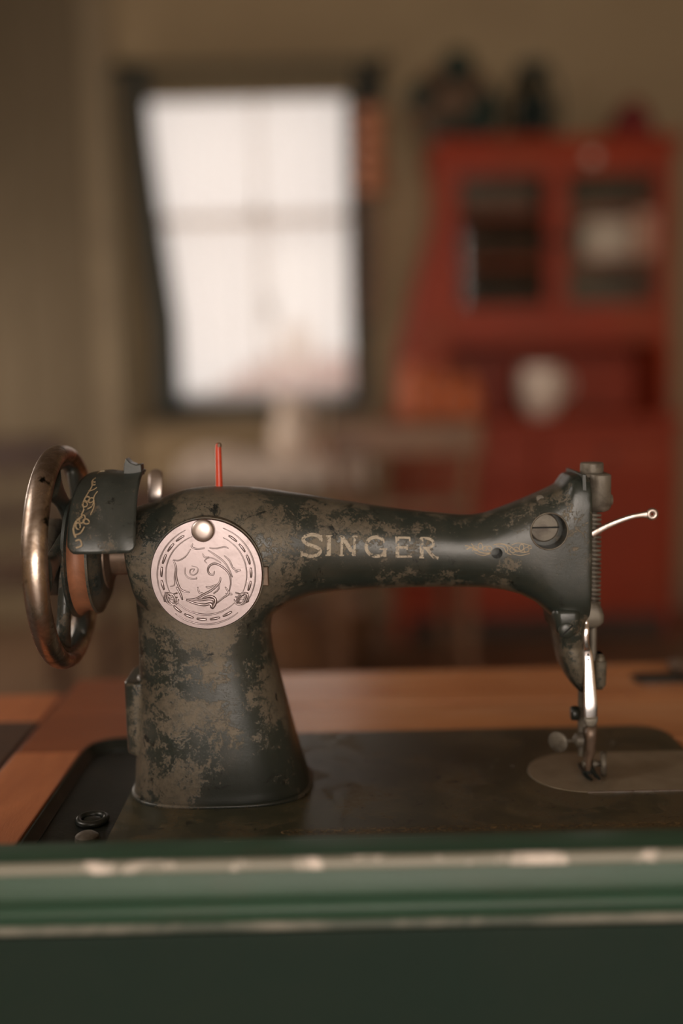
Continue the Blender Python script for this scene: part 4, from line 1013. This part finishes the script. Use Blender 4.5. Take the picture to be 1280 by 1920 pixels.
# --- bed
XD = PZ(230, 1515, ZB).x   # step between tray and bed plate
def arcs(cx, cy, a0, a1, r, k=8): return [(cx+r*math.cos(math.radians(a0+(a1-a0)*i/k)), cy+r*math.sin(math.radians(a0+(a1-a0)*i/k))) for i in range(k+1)]
R = .024
sx0 = PZ(990, 1450, ZB).x; sy0 = PZ(1180, 1484, ZB).y; sy1 = PZ(1180, 1410, ZB).y; sr = (sy1-sy0)/2
# bed plate with the slide plate recess cut by outline
out = [(XD, BN), (BR, BN), (BR, sy0-.0004), (sx0+sr, sy0-.0004)] + list(reversed(arcs(sx0+sr, (sy0+sy1)/2, 90, 270, sr+.0004, 24))) + [(sx0+sr, sy1+.0004), (BR, sy1+.0004)] + arcs(BR-R, BFAR-R, 0, 90, R) + [(XD, BFAR)]
bmb = bmesh.new(); f1 = [bmb.verts.new((x, y, ZB-.010)) for x, y in out]; bmb.faces.new(f1)
bmesh.ops.remove_doubles(bmb, verts=bmb.verts, dist=1e-6)
r_ = bmesh.ops.extrude_face_region(bmb, geom=list(bmb.faces)); 
for e in r_['geom']:
    if isinstance(e, bmesh.types.BMVert): e.co.z = ZB
bmesh.ops.triangulate(bmb, faces=[f for f in bmb.faces if len(f.verts) > 4])
part('bed_plate', bmb, 'bed', smooth=False)
sl_ = [(BR, sy0)] + [(sx0+sr, sy0)] + list(reversed(arcs(sx0+sr, (sy0+sy1)/2, 90, 270, sr, 24)))[1:-1] + [(sx0+sr, sy1), (BR, sy1)]
part('slide_plate', prism(sl_, 'z', ZB-.008, ZB+.0004), 'plate', label='grey steel slide plate', bevel=.0003)
part('plate_edge', box(sx0+sr*.9, BR, sy0-.0009, sy0-.0001, ZB-.001, ZB+.0007), 'nickel', smooth=False)
# tray
tr = part('bed_tray', prism([(BL+.001, BN+.001), (XD, BN+.001), (XD, BFAR-.001)]+arcs(BL+.001+R, BFAR-.001-R, 90, 180, R), 'z', ZB-.012, ZB-.0065), 'tray', label='dark sunken tray at the left end of bed')
rim_o = [(XD, BFAR)]+arcs(BL+R, BFAR-R, 90, 180, R)+[(BL, BN)]
ri = .0065; rim_i = [(XD, BFAR-.013)]+arcs(BL+R, BFAR-.006-R, 90, 180, R-ri)+[(BL+ri, BN)]
rings = []
for a, b in zip(rim_o, rim_i): rings.append([Vector((a[0], a[1], ZB-.009)), Vector((a[0], a[1], ZB)), Vector((a[0]+(b[0]-a[0])*.2, a[1]+(b[1]-a[1])*.2, ZB)), Vector((a[0]+(b[0]-a[0])*.45, a[1]+(b[1]-a[1])*.45, ZB-.003)), Vector((b[0], b[1], ZB-.0055)), Vector((b[0], b[1], ZB-.009))])
part('tray_rim', loft(rings), 'black', tr)
p = PZ(173, 1534, ZB-.004)
part('screw_ring', torus((p.x, p.y, ZB-.0048), .0085, .0022, 'z', 48, 10), 'black', tr)
part('ring_screw', lathe([(.0055, -.0035), (.0055, -.0015), (.004, -.0008), (.0008, -.0006)], (p.x, p.y, ZB-.003), 'z', 32), 'black', tr)
p = PZ(163, 1568, ZB-.004)
part('worn_boss', lathe([(.0075, -.003), (.007, .0005), (.005, .002), (.001, .0024)], (p.x, p.y, ZB-.004), 'z', 28), 'steel', tr, label='worn grey boss')
part('bed_base', box(BL+.004, BR-.004, BN+.004, BFAR-.004, ZB-.05, ZB-.012), 'black', smooth=False)
# small screws in the bed
for px, py, r_ in ((922, 1438, .0012), (960, 1436, .0014), (931, 1425, .0008), (1148, 1392, .002), (1010+560/1, 1, 0)):
    if r_: 
        p = PZ(px, py, ZB); part('bed_screw', lathe([(r_, 0), (r_*.9, .0004), (r_*.2, .0005)], (p.x, p.y, ZB), 'z', 14), 'steel')
# gilt band along the near edge
def bed_band():
    bm = bmesh.new()
    def rb(pts, wdt):
        P = [Vector((x, y, ZB+.00015)) for x, y in pts]; prev = None
        for i, p in enumerate(P):
            t = (P[min(i+1, len(P)-1)]-P[max(i-1, 0)]).normalized(); n = Vector((-t.y, t.x, 0)); row = [bm.verts.new(p-n*wdt), bm.verts.new(p+n*wdt)]
            if prev: bm.faces.new((prev[0], prev[1], row[1], row[0]))
            prev = row
    y = PZ(1060, 1549, ZB).y; x0 = PZ(540, 1560, ZB).x
    x = x0
    while x < BR-.01:
        rb([(x+.004*math.cos(a/10*2*PI), y+.0022*math.sin(a/10*2*PI)) for a in range(11)], .0004)
        rb([(x+.004+.002*math.cos(a/8*2*PI), y+.0012*math.sin(a/8*2*PI)) for a in range(9)], .0003)
        x += .0085
    rb([(x0, y-.0038), (BR-.01, y-.0038)], .0003); rb([(x0, y+.0038), (BR-.01, y+.0038)], .0002)
    o = part('gilt_band', bm, 'golddim', auto=False)
bed_band()
part('bed_edge_wear', box(PZ(420, 1576, ZB).x, PZ(850, 1574, ZB).x, BN-.0004, BN+.0003, ZB-.0006, ZB+.00025), 'worn', smooth=False)
